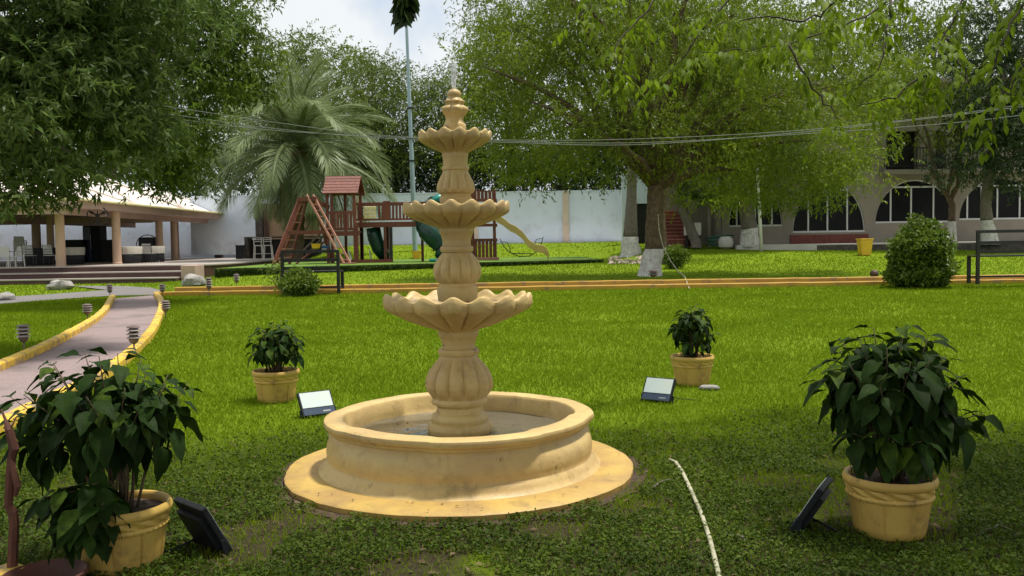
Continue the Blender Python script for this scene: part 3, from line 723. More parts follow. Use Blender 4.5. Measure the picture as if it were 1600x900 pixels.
# ------------------------------------------------------------------ rocks
def rock(label, px, py, wd, ht, seed):
    g = gnd(px, py); rg = random.Random(seed); mb = MB(); n = 16; k = 9
    for i in range(k):
        ph = math.pi * i / (k - 1)
        for j in range(n):
            a = 2 * math.pi * j / n; d = Vector((math.sin(ph) * math.cos(a), math.sin(ph) * math.sin(a), math.cos(ph)))
            q = 1 + .35 * mnoise.noise(d * 1.6 + Vector((seed, 0, 0)))
            mb.v.append(g + Vector((d.x * wd / 2 * q, d.y * wd * .4 * q, ht * .38 + d.z * ht * .6 * q)))
    for i in range(k - 1):
        for j in range(n): mb.f.append((i * n + j, (i + 1) * n + j, (i + 1) * n + (j + 1) % n, i * n + (j + 1) % n))
    tag(mb.build('rock', MT['rock'], origin=g, smooth='auto'), label, 'rock')
rock('grey boulder lying on the grass wedge beside the grey walkway', 95, 453, .85, .36, 2)
rock('pale boulder on the grass at the end of the terrace steps', 303, 447, .72, .38, 9)
rock('small dark rock at the edge of the grey walkway', 8, 471, .5, .25, 15)

# ------------------------------------------------------------------ pavilion
PV = thing('pavilion', 'open pavilion with peach columns under a pale hipped roof on the terrace', 'pavilion', (-18, 36, TZ))
CZ = 3.0
for px, d, r in ((95, 37.4, .19), (183, 40.6, .19), (250, 47, .19), (273, 50.4, .19)):
    p = at(px, 400, d); MB().lathe([(r * 1.12, TZ), (r * 1.12, TZ + .06), (r, TZ + .08), (r * .94, CZ - .1), (r * 1.05, CZ - .06), (r * 1.05, CZ + .02)], 24, (p.x, d, 0)).build('column', MT['column'], PV, smooth='auto')
for px, d, r in ((58, 47, .22), (80, 44, .17), (277, 57, .14)):
    p = at(px, 400, d); MB().lathe([(r, TZ), (r * .95, CZ + .02)], 24, (p.x, d, 0)).build('column', MT['column'], PV, smooth='auto')
p = at(342, 400, 57.0); MB().box((p.x, 57.0, (TZ + CZ) / 2), (.42, .42, CZ - TZ + .02)).build('square_column', MT['riser'], PV, bevel=.02)
ex = -17.2
MB().box((-27, 47.2, CZ + .17), (2 * (27 + ex), 22.6, .30)).build('roof_slab', MT['beam'], PV, bevel=.02)
MB().box((-27, 36.3, CZ - .10), (2 * (27 + ex) - .8, .30, .24)).build('beam', MT['beam'], PV)
MB().box((-18.1, 47.2, CZ - .10), (.30, 21.4, .24)).build('beam', MT['beam'], PV)
MB().box((-24, 47.2, CZ - .16), (.30, 21.4, .36)).build('beam', MT['beam'], PV)
MB().box((-27, 47, CZ - .16), (17, .30, .34)).build('beam', MT['beam'], PV)
rz0 = CZ + .322
MB().box((ex + .02, 46.6, rz0 + .03), (.34, 20.8, .09)).build('roof_lip', MT['trimcream'], PV, bevel=.02)
MB().box((-27, 35.98, rz0 + .03), (19.2, .34, .09)).build('roof_lip', MT['trimcream'], PV, bevel=.02)
for y0, y1, hh in ((36.2, 42.6, 1.6), (42.7, 49.2, 1.8), (49.3, 57.6, 1.6)):
    x0, x1 = -27, ex - .25; cxr = (x0 + x1) / 2; ym = (y0 + y1) / 2
    mb = MB(); mb.add([(x0, y0, rz0), (x1, y0, rz0), (x1, y1, rz0), (x0, y1, rz0), (cxr - 1.2, ym, rz0 + hh), (cxr + 1.2, ym, rz0 + hh)], [(0, 1, 5, 4), (1, 2, 5), (2, 3, 4, 5), (3, 0, 4), (3, 2, 1, 0)])
    rf = mb.build('hip_roof', MT['rooftop'], PV)
    MB().tube([(x1, y0, rz0 + .03), (cxr + 1.2, ym, rz0 + hh + .03), (x1, y1, rz0 + .03)], .06, 6).build('hip_ridge', MT['rooftop'], rf, smooth=True)
MB().box((-14.9, 57.2, CZ + .12), (4.6, 2.4, .26)).build('side_canopy', MT['beam'], PV, bevel=.02)
# wall fans
def fan(label, px, py, d, dia, yaw):
    c = at(px, py, d); rt = thing('wall_fan', label, 'fan', c, yaw, None, local=True)
    MB().tube([(dia / 2 * math.cos(a), .0, dia / 2 * math.sin(a)) for a in np.linspace(0, 2 * math.pi, 33)], .022, 6).build('guard_ring', MT['black'], rt, smooth=True)
    MB().tube([(dia * .32 * math.cos(a), -.05, dia * .32 * math.sin(a)) for a in np.linspace(0, 2 * math.pi, 33)], .010, 5).build('guard_ring', MT['black'], rt, smooth=True)
    g = MB()
    for a in np.linspace(0, 2 * math.pi, 13)[:-1]: g.tube([(0, -.08, 0), (dia * .32 * math.cos(a), -.05, dia * .32 * math.sin(a)), (dia / 2 * math.cos(a), 0, dia / 2 * math.sin(a))], .006, 4)
    g.build('guard_wires', MT['black'], rt)
    for k in range(3):
        b = MB(); a = k * 2.094 + .5; n_ = 5; vs = []
        for i in range(n_ + 1):
            r = .06 + (dia * .44 - .06) * i / n_; wv = .25 - .05 * i / n_
            for s in (-1, 1): vs.append((r * math.cos(a + s * wv), .02 * s - .02, r * math.sin(a + s * wv)))
        b.add(vs, [(2 * i, 2 * i + 1, 2 * i + 3, 2 * i + 2) for i in range(n_)]); b.build('blade', MT['black'], rt)
    MB().lathe([(.02, -.08), (.09, -.05), (.09, .10), (.05, .16)], 16, fn=lambda q, th: (q[0], q[1])).build('motor', MT['black'], rt).rotation_euler = (R(-90), 0, 0)
    MB().bar((0, .12, 0), (0, .5, .35), .04, .04).build('arm', MT['black'], rt)
fan('big black wall fan hanging under the pavilion roof', 152.5, 337, 38.4, .80, R(25))
fan('large black floor fan ring standing by the speaker cabinet behind the tables', 231, 384, 48.0, 1.15, R(10))
# pavilion furniture
def boxthing(name, label, cat, px0, px1, ytop, d, depth, mat, door=True):
    a = at(px0, ytop, d); b = at(px1, ytop, d); h = a.z - TZ; rt = thing(name, label, cat, ((a.x + b.x) / 2, d, TZ)); wd = b.x - a.x
    MB().box(((a.x + b.x) / 2, d + depth / 2, TZ + h / 2), (wd, depth, h)).build('body', mat, rt, bevel=.02)
    return rt, (a.x + b.x) / 2, wd, h
rt, xc, wd, h = boxthing('refrigerator', 'tall dark two-door refrigerator in the pavilion', 'refrigerator', 129, 156, 353, 48, .8, MT['flood'])
MB().box((xc - wd * .26, 47.975, TZ + h * .5), (wd * .46, .04, h * .94)).build('door', MT['navy'], rt, bevel=.01)
MB().box((xc + wd * .26, 47.975, TZ + h * .5), (wd * .46, .04, h * .94)).build('door', MT['flood'], rt, bevel=.01)
MB().box((xc - wd * .02, 47.93, TZ + h * .55), (.03, .04, h * .4)).build('handle', MT['steel'], rt)
for px0, px1, yt, d, lb in ((100, 129, 376, 47.5, 'dark counter on the far side of the corner column'), (157, 178, 376, 47.5, 'dark counter between the refrigerator and the second column')):
    rt, xc, wd, h = boxthing('counter', lb, 'counter', px0, px1, yt, d, .7, MT['dark'])
    MB().box((xc, d + .33, TZ + h + .021), (wd + .1, .8, .04)).build('worktop', MT['flood'], rt)
rt, xc, wd, h = boxthing('speaker_cabinet', 'black speaker cabinet in front of the large fan ring', 'speaker', 216, 236, 371, 46.5, .6, MT['dark'])
MB().box((xc, 46.48, TZ + h * .5), (wd * .86, .03, h * .86)).build('grille', MT['black'], rt)
def covered_table(label, px, d, wd, cloth):
    p = at(px, 400, d); rt = thing('banquet_table', label, 'table', (p.x, d, TZ))
    MB().lathe([(wd / 2 * .97, TZ + .43), (wd / 2 * 1.01, TZ + .74), (wd / 2 * .99, TZ + .77), (.05, TZ + .775)], 40, (p.x, d, 0), lambda q, th: (q[0] * (1 + (.03 * math.sin(14 * th) if q[1] < TZ + .5 else 0)), q[1])).build('tablecloth', cloth, rt, smooth='auto')
    MB().lathe([(wd / 2 * .93, TZ + .02), (wd / 2 * .93, TZ + .6)], 36, (p.x, d, 0), lambda q, th: (q[0] * (1 + .03 * math.sin(12 * th)), q[1])).build('skirt', MT['darkcloth'], rt, smooth=True)
    return rt
def slat_chair(label, px, d, rz, mat, sc=1.0):
    p = at(px, 400, d); rt = thing('slat_chair', label, 'chair', (p.x, d, TZ), rz, 'chairs in the pavilion', local=True)
    for sx in (-1, 1):
        MB().tube([(sx * .21, -.2, 0), (sx * .21, -.2, .45), (sx * .21, -.26, .92)], .016, 6).build('leg', MT['black'], rt)
        MB().tube([(sx * .21, .2, 0), (sx * .21, .2, .44)], .016, 6).build('leg', MT['black'], rt)
    MB().box((0, 0, .45), (.44, .44, .04)).build('seat', mat, rt, bevel=.01)
    for k in range(4): MB().box((0, -.215 - .012 * k, .55 + .10 * k), (.40, .02, .08)).build('back_slat', mat, rt)
    return rt
for lb, px, d, wd, cl in (('cloth-covered banquet table behind the corner column', 112, 40.5, 1.1, MT['cloth']), ('round banquet table with a pale cloth beside the second column', 202, 41.5, 1.2, MT['cloth']), ('banquet table with a pale cloth nearest the third column', 239, 43.5, 1.1, MT['cloth']), ('dark-skirted banquet table by the stack of plastic chairs', 62, 40.2, 1.3, MT['darkcloth'])):
    covered_table(lb, px, d, wd, cl)
for lb, px, d, rz in (('grey slat-back chair between the plastic chairs and the dark-skirted table', 46, 38.4, 0.2), ('grey slat-back chair with a white tag next to the corner column', 80, 38.2, -.1), ('grey slat-back chair pushed to the table with a pale cloth by the third column', 232, 41.8, .05)):
    slat_chair(lb, px, d, rz, MT['chairgrey'])
def plastic_chair(label, px, d, rz, stack=1, group=None):
    p = at(px, 400, d)
    for s in range(stack):
        rt = thing('plastic_chair', label if stack == 1 else ('lowest', 'second', 'third', 'fourth', 'fifth', 'sixth and topmost')[s] + label, 'chair', (p.x, d, TZ + s * .10), rz, group, local=True)
        for sx in (-1, 1):
            MB().tube([(sx * .24, .22, 0), (sx * .22, .20, .42)], .022, 6).build('leg', MT['plasticwhite'], rt)
            MB().tube([(sx * .24, -.24, 0), (sx * .22, -.22, .42), (sx * .2, -.30, .82)], .022, 6).build('leg', MT['plasticwhite'], rt)
            MB().tube([(sx * .25, .20, .42), (sx * .26, .20, .62), (sx * .25, -.24, .64)], .02, 6).build('armrest', MT['plasticwhite'], rt)
        MB().box((0, 0, .42), (.44, .44, .03)).build('seat', MT['plasticwhite'], rt, bevel=.01)
        MB().bar((0, -.23, .45), (0, -.31, .84), .40, .02, up=(0, 1, 0)).build('backrest', MT['plasticwhite'], rt)
plastic_chair('white plastic armchair standing alone by the chair stack', 24, 38.0, R(160))
plastic_chair('white plastic armchair leaning at the pavilion edge of the terrace', 4, 37.6, R(200))
plastic_chair(' chair up in the stack of plastic armchairs in the pavilion', 32, 44.0, R(20), 6, 'stacked plastic chairs')

# ------------------------------------------------------------------ perimeter walls
def wall_run(label, x0, x1, y, z0, z1, th=.2, pil=(), mat=None):
    rt = thing('garden_wall', label, 'wall', ((x0 + x1) / 2, y, z0))
    MB().box(((x0 + x1) / 2, y + th / 2, (z0 + z1) / 2), (x1 - x0, th, z1 - z0)).build('wall_face', mat or MT['white'], rt)
    MB().box(((x0 + x1) / 2, y + th / 2, z1 + .031), (x1 - x0 + .02, th + .08, .06)).build('coping', MT['white'], rt)
    for px in pil: MB().box((px, y - .03, (z0 + z1) / 2 + .02), (.36, .12, z1 - z0 + .04)).build('pilaster', MT['pil'], rt)
wz0 = .9; wt = at(780, 301, 54).z
wall_run('long white garden wall with tan pilasters behind the lawn and playset', -19, at(975, 300, 54).x, 54, wz0, wt, pil=[at(q, 340, 54).x for q in (560, 742, 884)])
wall_run('white boundary wall behind the pavilion and terrace', -60, -14.8, 60.2, .3, 4.4, pil=[])
wx0, wx1 = at(970, 300, 53).x, at(1046, 300, 47).x
MB_ = thing('garden_wall', 'white wall with a dark doorway between the palm trunk and the red stairs', 'wall', ((wx0 + wx1) / 2, 50, 1.0))
dz0, dz1 = 1.0, at(1000, 318, 50).z; dx0, dx1 = at(990, 340, 50).x, at(1013, 340, 50).x; wt2 = at(1030, 270, 50).z
xa, xb = at(972, 340, 50).x, at(1046, 340, 50).x
MB().box(((xa + dx0) / 2, 50.1, (.7 + wt2) / 2), (dx0 - xa, .2, wt2 - .7)).build('wall_face', MT['white'], MB_)
MB().box(((dx1 + xb) / 2, 50.1, (.7 + wt2) / 2), (xb - dx1, .2, wt2 - .7)).build('wall_face', MT['white'], MB_)
MB().box(((dx0 + dx1) / 2, 50.1, (dz1 + wt2) / 2), (dx1 - dx0, .2, wt2 - dz1)).build('lintel', MT['white'], MB_)
MB().box(((dx0 + dx1) / 2, 50.16, (.7 + dz1) / 2), (dx1 - dx0, .06, dz1 - .7)).build('door', MT['dark'], MB_)
s0, s1 = at(600, 385, 52.8), at(978, 378, 52.8)
mb = MB(); mb.prism([(s0.x, 52.0), (s1.x, 52.0), (s1.x, 53.98), (s0.x, 53.98)], .8, Hz(0, 52.0) + .06); tag(mb.build('wall_pavement', MT['concrete']), kind='structure')

# ------------------------------------------------------------------ brick bar hut
bx0, bx1 = at(385, 350, 51).x, at(500, 350, 51).x
BH = thing('brick_bar', 'tan brick bar hut with a dark counter under the palm', 'bar', ((bx0 + bx1) / 2, 51, TZ))
bt = at(400, 316, 51).z
MB().box(((bx0 + bx1) / 2, 53.0, (.4 + bt) / 2), (bx1 - bx0 - .9, .3, bt - .4)).build('brick_wall', MT['brickwall'], BH)
MB().box((bx0 + .25, 52.8, (.4 + bt) / 2), (.40, .42, bt - .4 + .02)).build('post', MT['stonewall'], BH)
MB().box((bx0 + .66, 52.72, (.4 + bt) / 2), (.14, .14, bt - .4)).build('post', MT['riser'], BH)
ct = at(420, 371, 51).z
MB().box(((bx0 + bx1) / 2, 51.2, ct), (bx1 - bx0 + .2, .8, .09)).build('counter_top', MT['stonewall'], BH)
MB().box(((bx0 + bx1) / 2, 51.5, (TZ + ct) / 2 - .3), (bx1 - bx0 - .1, .2, ct - TZ + .4)).build('counter_front', MT['dark'], BH)
MB().box((bx0 + .02, 51.2, (TZ + ct) / 2 - .06), (.22, .78, ct - TZ + .02)).build('counter_end', MT['stonewall'], BH)
for px, lb in ((404, 'pale metal bar stool with a slatted back, nearer the brick post'), (419, 'pale metal bar stool with a slatted back, nearer the playset')):
    p = at(px, 400, 50.2); rt = thing('bar_stool', lb, 'stool', (p.x, 50.2, TZ), .1, 'bar stools at the brick bar', local=True)
    for sx in (-1, 1):
        MB().tube([(sx * .24, -.2, 0), (sx * .19, -.17, .72), (sx * .22, -.2, 1.16)], .022, 6).build('leg', MT['plasticwhite'], rt)
        MB().tube([(sx * .24, .2, 0), (sx * .19, .17, .72)], .022, 6).build('leg', MT['plasticwhite'], rt)
    MB().box((0, 0, .73), (.42, .40, .05)).build('seat', MT['plasticwhite'], rt)
    for z in (.95, 1.05, 1.15): MB().box((0, -.19, z), (.44, .02, .035)).build('back_slat', MT['plasticwhite'], rt)
    MB().box((0, -.19, .28), (.44, .025, .025)).build('foot_rail', MT['plasticwhite'], rt)
p = at(376, 400, 50.4); rt = thing('trash_bin', 'black square bin standing beside the brick bar', 'bin', (p.x, 50.4, TZ))
MB().box((p.x, 50.4, TZ + .36), (.42, .42, .72)).build('body', MT['flood'], rt, bevel=.02); MB().box((p.x, 50.4, TZ + .745), (.46, .46, .05)).build('lid', MT['black'], rt, bevel=.01)

# ------------------------------------------------------------------ playset
PD = 37.6
def pq(px, py, d=PD): return at(px, py, d)
PS = thing('playset', 'redwood playset with a shingled tower, railed bridge, climbing ladders and slides', 'playset', (pq(540, 408).x, PD, PZ))
def beam(name, a, b, wd, ht, mat=None, up=(0, 0, 1), parent=None): return MB().bar(a, b, wd, ht, up).build(name, mat or MT['wood'], parent or PS)
def onz(px, py, d, z):
    p = at(px, py, d); p.z = z; return p
# roofed tower
d0, d1 = 37.6, 39.0
for px, d in ((512, d0), (554, d0), (519, d1), (564, d1), (540, d1)):
    a = onz(px, 400, d, PZ); b = onz(px, 300, d, pq(540, 302, d0).z + .1); a.x = b.x = at(px, 350, d).x
    beam('post', a, b, .11, .11)
zr, ze = pq(536, 275, 38.3).z, pq(530, 302, d0).z
xl, xr = pq(505, 290, d0).x, pq(556, 290, d0).x
nrow = 6
roof = MB(); roof.bar((xl, 38.3, zr - .04), (xr + .1, 38.3, zr - .04), .06, .1); roof = roof.build('roof', MT['shingle'], PS)
for s in (-1, 1):
    for k in range(nrow):
        t0, t1 = k / nrow, (k + 1.18) / nrow
        y0, y1 = 38.3 + s * .9 * t0, 38.3 + s * .9 * t1; z0_, z1_ = zr - (zr - ze) * t0 + .012 * (nrow - k) * 0 , zr - (zr - ze) * t1 + .02
        MB().bar(((xl + xr) / 2 + .05, y0, z0_ + .0), ((xl + xr) / 2 + .05, y1, z1_), xr - xl + .12, .022).build('roof_board', MT['shingle'], roof)
for x in (xl + .12, xr - .08):
    for s in (-1, 1): MB().bar((x, 38.3, zr - .05), (x, 38.3 + s * .88, ze - .02), .05, .11, (1, 0, 0)).build('rafter', MT['wood'], roof)
    for k in range(5):
        f = (k - 2) / 2.6; MB().bar((x, 38.3 + f * .6, ze + .02), (x, 38.3 + f * .6, zr - .14 - abs(f) * (zr - ze) * .66), .02, .2, (0, 1, 0)).build('gable_board', MT['wood'], roof)
# tower rail
zt, zb, zd = pq(535, 332).z, pq(535, 358).z, pq(535, 364).z
xa_, xb_ = pq(510, 345).x, pq(557, 345).x
beam('rail', (xa_, d0 - .07, zt), (xb_, d0 - .07, zt), .05, .12); beam('rail', (xa_, d0 - .07, zb), (xb_, d0 - .07, zb), .05, .12)
for k in range(9): x = xa_ + .08 + (xb_ - xa_ - .16) * k / 8; beam('baluster', (x, d0 - .085, zb), (x, d0 - .085, zt), .10, .025, up=(0, 1, 0))
beam('deck_beam', (xa_ - .05, d0 - .06, zd - .02), (xb_ + .12, d0 - .06, zd - .02), .06, .2)
MB().box(((xa_ + xb_) / 2, (d0 + d1) / 2, zd + .05), (xb_ - xa_, d1 - d0, .06)).build('deck', MT['wood'], PS)
# bridge with railing
bd = 38.2
zbt, zbb, zbm = pq(600, 318, bd).z, pq(600, 343, bd).z, pq(600, 351, bd).z
bxa, bxb = pq(553, 330, bd).x, pq(668, 330, bd).x
beam('rail', (bxa, bd - .08, zbt), (bxb, bd - .08, zbt), .06, .09); beam('rail', (bxa, bd - .08, zbb), (bxb, bd - .08, zbb), .06, .08)
beam('deck_beam', (bxa, bd - .06, zbm), (bxb, bd - .06, zbm), .07, .22)
MB().box(((bxa + bxb) / 2, bd + .6, zbm + .08), (bxb - bxa, 1.25, .05)).build('deck', MT['wood'], PS)
beam('rail', (bxa, bd + 1.25, zbt), (bxb, bd + 1.25, zbt), .05, .08)
x = bxa + .06
while x < bxb:
    ppx = (x - 0) 
    if not (pq(568, 330, bd).x < x < pq(588, 330, bd).x): beam('baluster', (x, bd - .10, zbb), (x, bd - .10, zbt), .09, .022, up=(0, 1, 0))
    x += .145
MB().box((pq(605, 330, bd).x, bd - .13, (zbt + zbb) / 2 + .03), (.30, .03, zbt - zbb + .14)).build('panel', MT['wood'], PS)
gp = pq(578, 332, bd - .13); cell = .155
for i in range(3):
    for j in range(3): MB().box((gp.x + (i - 1) * .175, bd - .14, gp.z + (j - 1) * .175), (cell, .06, cell)).build('game_block', MT['cream'], PS, bevel=.02)
for px, d in ((602, bd - .02), (611, bd - .03), (558, d0 - .03), (566, d1), (606, bd + 1.2), (660, bd + 1.2)):
    x = pq(px, 380, d).x; beam('post', (x, d, PZ), (x, d, zbm + .08), .11 if px != 611 else .13, .11, MT['wood'] if px != 611 else MT['black'])
beam('base_beam', onz(528, 405, d0 - .1, PZ + .07), onz(614, 405, bd - .12, PZ + .07), .12, .13)
# rope ladder / climbing tube under the bridge
MB().tube([pq(583, 356, 38.6), pq(586, 372, 38.6), pq(592, 388, 38.6), pq(602, 402, 38.7)], [.30, .31, .30, .26], 14).build('crawl_tube', MT['greenslide'], PS, smooth=True)
# swing frame with two ladders
topL, topR = pq(470, 307, 36.8), pq(492, 306, 36.9)
beam('top_platform', pq(466, 312, 36.9), pq(496, 311, 36.9), .5, .16)
footL = onz(427, 412, 36.0, PZ); footL2 = onz(437, 410, 38.0, PZ)
beam('a_frame_leg', pq(469, 309, 36.8), footL, .10, .13); beam('a_frame_leg', pq(474, 309, 37.2), footL2, .10, .13)
beam('a_frame_leg', pq(490, 309, 37.2), onz(520, 408, 38.4, PZ), .10, .13)
for k in range(7):
    t = (k + .8) / 7.6; a = pq(469, 309, 36.8).lerp(footL, t); b = pq(480, 309, 37.2).lerp(onz(452, 408, 37.6, PZ), t); beam('rung', a, b, .09, .05, MT['woodlight'])
beam('a_frame_leg', pq(480, 309, 37.2), onz(452, 408, 37.6, PZ), .08, .10)
fA, fB = onz(538, 412, 36.2, PZ), onz(548, 411, 36.25, PZ)
tA, tB = pq(479, 304, 36.7), pq(489, 304, 36.75)
beam('ladder_rail', tA, fA, .06, .07, MT['woodlight']); beam('ladder_rail', tB, fB, .06, .07, MT['woodlight'])
for k in range(11): t = (k + .6) / 11.3; beam('rung', tA.lerp(fA, t), tB.lerp(fB, t), .05, .04, MT['woodlight'])
beam('foot_board', fA - Vector((.06, .05, -.03)), fB + Vector((.22, 0, .03)), .25, .05, MT['woodlight'])
beam('swing_beam', pq(488, 312, 37.2), pq(514, 324, 37.8), .10, .16)
beam('cross_brace', pq(446, 364, 36.4), pq(522, 362, 36.6), .07, .15)
beam('brace', pq(470, 395, 37.8), pq(515, 350, 37.9), .06, .07, MT['barkgrey']); beam('brace', pq(478, 398, 38.2), pq(516, 358, 38.2), .05, .06, MT['barkgrey'])
beam('ramp', onz(462, 409, 37.6, PZ), pq(514, 372, 38.0), .5, .06)
# right tower behind the fountain
td = 39.5
tx = [pq(q, 350, td).x for q in (737, 772)]
zt0, zt1, zm, zlow = pq(755, 296, td).z, pq(755, 313, td).z, pq(755, 352, td).z, pq(755, 375, td).z
for x, y in ((tx[0], td), (tx[1], td), (tx[0], td + 1.2), (tx[1], td + 1.2)): beam('post', (x, y, PZ), (x, y, zt0), .11, .11)
for za, zb2 in ((zt1, zt0 + .03), (PZ + .12, zlow)):
    for k in range(7):
        x = tx[0] + (tx[1] - tx[0]) * k / 6; beam('board', (x, td - .07, za), (x, td - .07, zb2 - (.12 * k / 6 if za == zt1 else 0)), .13, .025, up=(0, 1, 0))
    for k in range(6):
        y = td + .1 + 1.05 * k / 5; beam('board', (tx[1] + .07, y, za), (tx[1] + .07, y, zb2 - (.14 if za == zt1 else 0)), .17, .025, up=(1, 0, 0))
for z in (zt1, zm, zlow): beam('rail', (tx[0] - .1, td - .1, z), (tx[1] + .1, td - .1, z), .05, .12); beam('rail', (tx[1] + .1, td - .1, z), (tx[1] + .1, td + 1.25, z), .05, .12)
MB().box(((tx[0] + tx[1]) / 2, td + .6, zm), (tx[1] - tx[0], 1.2, .06)).build('deck', MT['wood'], PS)
beam('base_beam', (tx[0] - .1, td - .14, PZ + .07), (tx[1] + .2, td - .14, PZ + .07), .12, .13, MT['woodlight'])
# tube slide
tp = [pq(706, 316, 39.6), pq(688, 318, 39.2), pq(672, 328, 38.7), pq(664, 345, 38.3), pq(670, 362, 38.0), pq(684, 376, 37.9), pq(694, 390, 37.9), pq(688, 401, 37.6)]
tsl = MB().tube(tp, [.40, .42, .44, .46, .45, .42, .36, .24], 18).build('tube_slide', MT['greenslide'], PS, smooth=True)
MB().tube([pq(704, 310, 39.4), pq(690, 308, 39.0), pq(676, 314, 38.5)], [.16, .2, .12], 12).build('slide_hood', MT['teal'], tsl, smooth=True)
MB().box(pq(681, 406.5, 37.4), (.52, .5, .12)).build('slide_mouth', MT['teal'], tsl, bevel=.04)
for k in range(1, 6):
    a, b = tp[k], tp[k + 1]; q = a.lerp(b, .5); t = (b - a).normalized()
    MB().tube([q - t * .03, q + t * .03], .47 if k < 4 else .43, 18).build('slide_seam', MT['greenslide'], tsl, smooth='auto')
# wavy open slide
wp = [pq(773, 341, 39.6), pq(786, 348, 39.4), pq(797, 357, 39.2), pq(806, 361, 39.0), pq(816, 369, 38.8), pq(826, 382, 38.6), pq(836, 389, 38.5), pq(848, 391, 38.4), pq(854, 395, 38.3), pq(857, 402, 38.2)]
wsl = MB(); kk = len(wp)
for i, q in enumerate(wp):
    for y, z in ((-.28, .20), (-.24, .21), (-.20, 0), (.20, 0), (.24, .21), (.28, .20), (.22, -.12), (-.22, -.12)): wsl.v.append(q + Vector((0, y, z)))
for i in range(kk - 1):
    for j in range(8): wsl.f.append((i * 8 + j, i * 8 + (j + 1) % 8, i * 8 + 8 + (j + 1) % 8, i * 8 + 8 + j))
wsl.f += [tuple(range(8)), tuple((kk - 1) * 8 + j for j in reversed(range(8)))]
wsl.build('wave_slide', MT['beige'], PS, smooth='auto')
# loose toys round the playset
def toy(name, label, cat, mbf, mat, org):
    tag(mbf.build(name, mat, smooth='auto', origin=org), label, cat)
q = onz(494, 400, 37.2, PZ)
sw = thing('bucket_swing', 'yellow bucket swing seat hanging under the climbing frame', 'swing', q)
zc = pq(494, 389, 37.2).z
MB().lathe([(.10, zc), (.16, zc + .04), (.19, zc + .22), (.17, zc + .22), (.14, zc + .06), (.02, zc + .04)], 20, (q.x, q.y, 0)).build('seat', MT['yellow'], sw, smooth='auto')
for s in (-1, 1): MB().tube([(q.x + s * .17, q.y, zc + .2), (q.x + s * .1, q.y + .2, pq(494, 312, 37.4).z)], .012, 5).build('rope', MT['twig'], sw)
q = onz(509, 400, 37.6, PZ); sw = thing('strap_swing', 'blue strap swing seat hanging beside the yellow bucket seat', 'swing', q); zc = pq(509, 387, 37.6).z
MB().bar((q.x - .16, q.y, zc + .03), (q.x + .16, q.y, zc + .03), .2, .10).build('seat', MT['blue'], sw, bevel=.02)
for s in (-1, 1): MB().tube([(q.x + s * .15, q.y, zc), (q.x + s * .08 - .3, q.y, pq(498, 316, 37.5).z)], .012, 5).build('rope', MT['twig'], sw)
q = gnd(651, 404); q.z = max(q.z, PZ if q.y < 45.5 else q.z)
toy('bucket', 'yellow plastic bucket on the grass behind the tube slide', 'bucket', MB().lathe([(.20, 0), (.24, .36), (.26, .37), (.26, .40), (.23, .40), (.19, .05)], 24, q), MT['yellow'], q)
q = onz(585, 405, 38.3, PZ); toy('easel_board', 'pale tilted board leaning under the playset bridge', 'board', MB().bar(q + Vector((-.1, 0, 0)), q + Vector((-.22, .2, .5)), .42, .03, (1, 0, 0)), MT['concrete'], q)
q = onz(549, 405, 37.7, PZ); toy('easel_board', 'pale tilted board leaning under the shingled tower', 'board', MB().bar(q + Vector((0, 0, 0)), q + Vector((-.1, .15, .5)), .45, .03, (1, 0, 0)), MT['concrete'], q)
q = onz(815, 404, 39.0, PZ); rk = thing('rocker', 'thin curved metal rocker on the turf beside the wavy slide', 'rocker', q)
for yy in (38.8, 39.4):
    MB().tube([pq(781, 372, yy), pq(787, 385, yy), pq(797, 395, yy), pq(812, 401, yy), pq(828, 400, yy), pq(838, 394, yy), pq(845, 383, yy), pq(849, 370, yy)], .02, 6).build('runner', MT['black'], rk, smooth=True)
MB().tube([pq(849, 372, 38.8), pq(838, 374, 38.8), pq(835, 384, 38.8), pq(838, 394, 39.4)], .018, 6).build('handle', MT['hose'], rk, smooth=True)
MB().tube([pq(781, 378, 38.8), pq(792, 378, 38.8), pq(797, 388, 39.0), pq(797, 395, 39.4)], .018, 6).build('handle', MT['hose'], rk, smooth=True)
MB().bar(pq(800, 396, 39.1), pq(832, 396, 39.1), .3, .03).build('seat', MT['black'], rk)

# ------------------------------------------------------------------ pole and wires
pb = gnd(649, 392); pt = at(632, -40, pb.y); pl = thing('lamp_pole', 'tall pale blue steel pole leaning slightly behind the playset', 'pole', pb)
a, b = pb - Vector((0, 0, .1)), pt
for k, (t0, t1, r) in enumerate(((0, .38, .135), (.38, .62, .11), (.62, 1, .085))): MB().tube([a.lerp(b, t0), a.lerp(b, t1)], [r, r * .92], 14).build('pole_section', MT['pole'], pl, smooth='auto')
for t in (.10, .33, .41, .52): MB().tube([a.lerp(b, t), a.lerp(b, t + .006)], .155, 14).build('band', MT['black'], pl, smooth='auto')
def wire(label, pts, d0, d1):
    k = len(pts); P = [at(px, py, d0 + (d1 - d0) * i / (k - 1)) for i, (px, py) in enumerate(pts)]
    Q = []
    for i in range(k - 1):
        p0, p1, p2, p3 = P[max(i - 1, 0)], P[i], P[i + 1], P[min(i + 2, k - 1)]
        for j in range(8):
            t = j / 8; Q.append(.5 * ((2 * p1) + (p2 - p0) * t + (2 * p0 - 5 * p1 + 4 * p2 - p3) * t * t + (3 * p1 - p0 - 3 * p2 + p3) * t ** 3))
    Q.append(P[-1]); tag(MB().tube(Q, .007, 5).build('overhead_wire', MT['wire'], smooth=True, origin=P[0]), label, 'wire', 'overhead wires across the garden')
wl = 'most strand of the thin grey overhead wires sagging across behind the fountain'
wire('upper' + wl, [(-100, 120), (235, 163), (420, 190), (600, 212), (800, 219), (1000, 217), (1260, 203), (1510, 176), (1750, 140)], 19, 19)
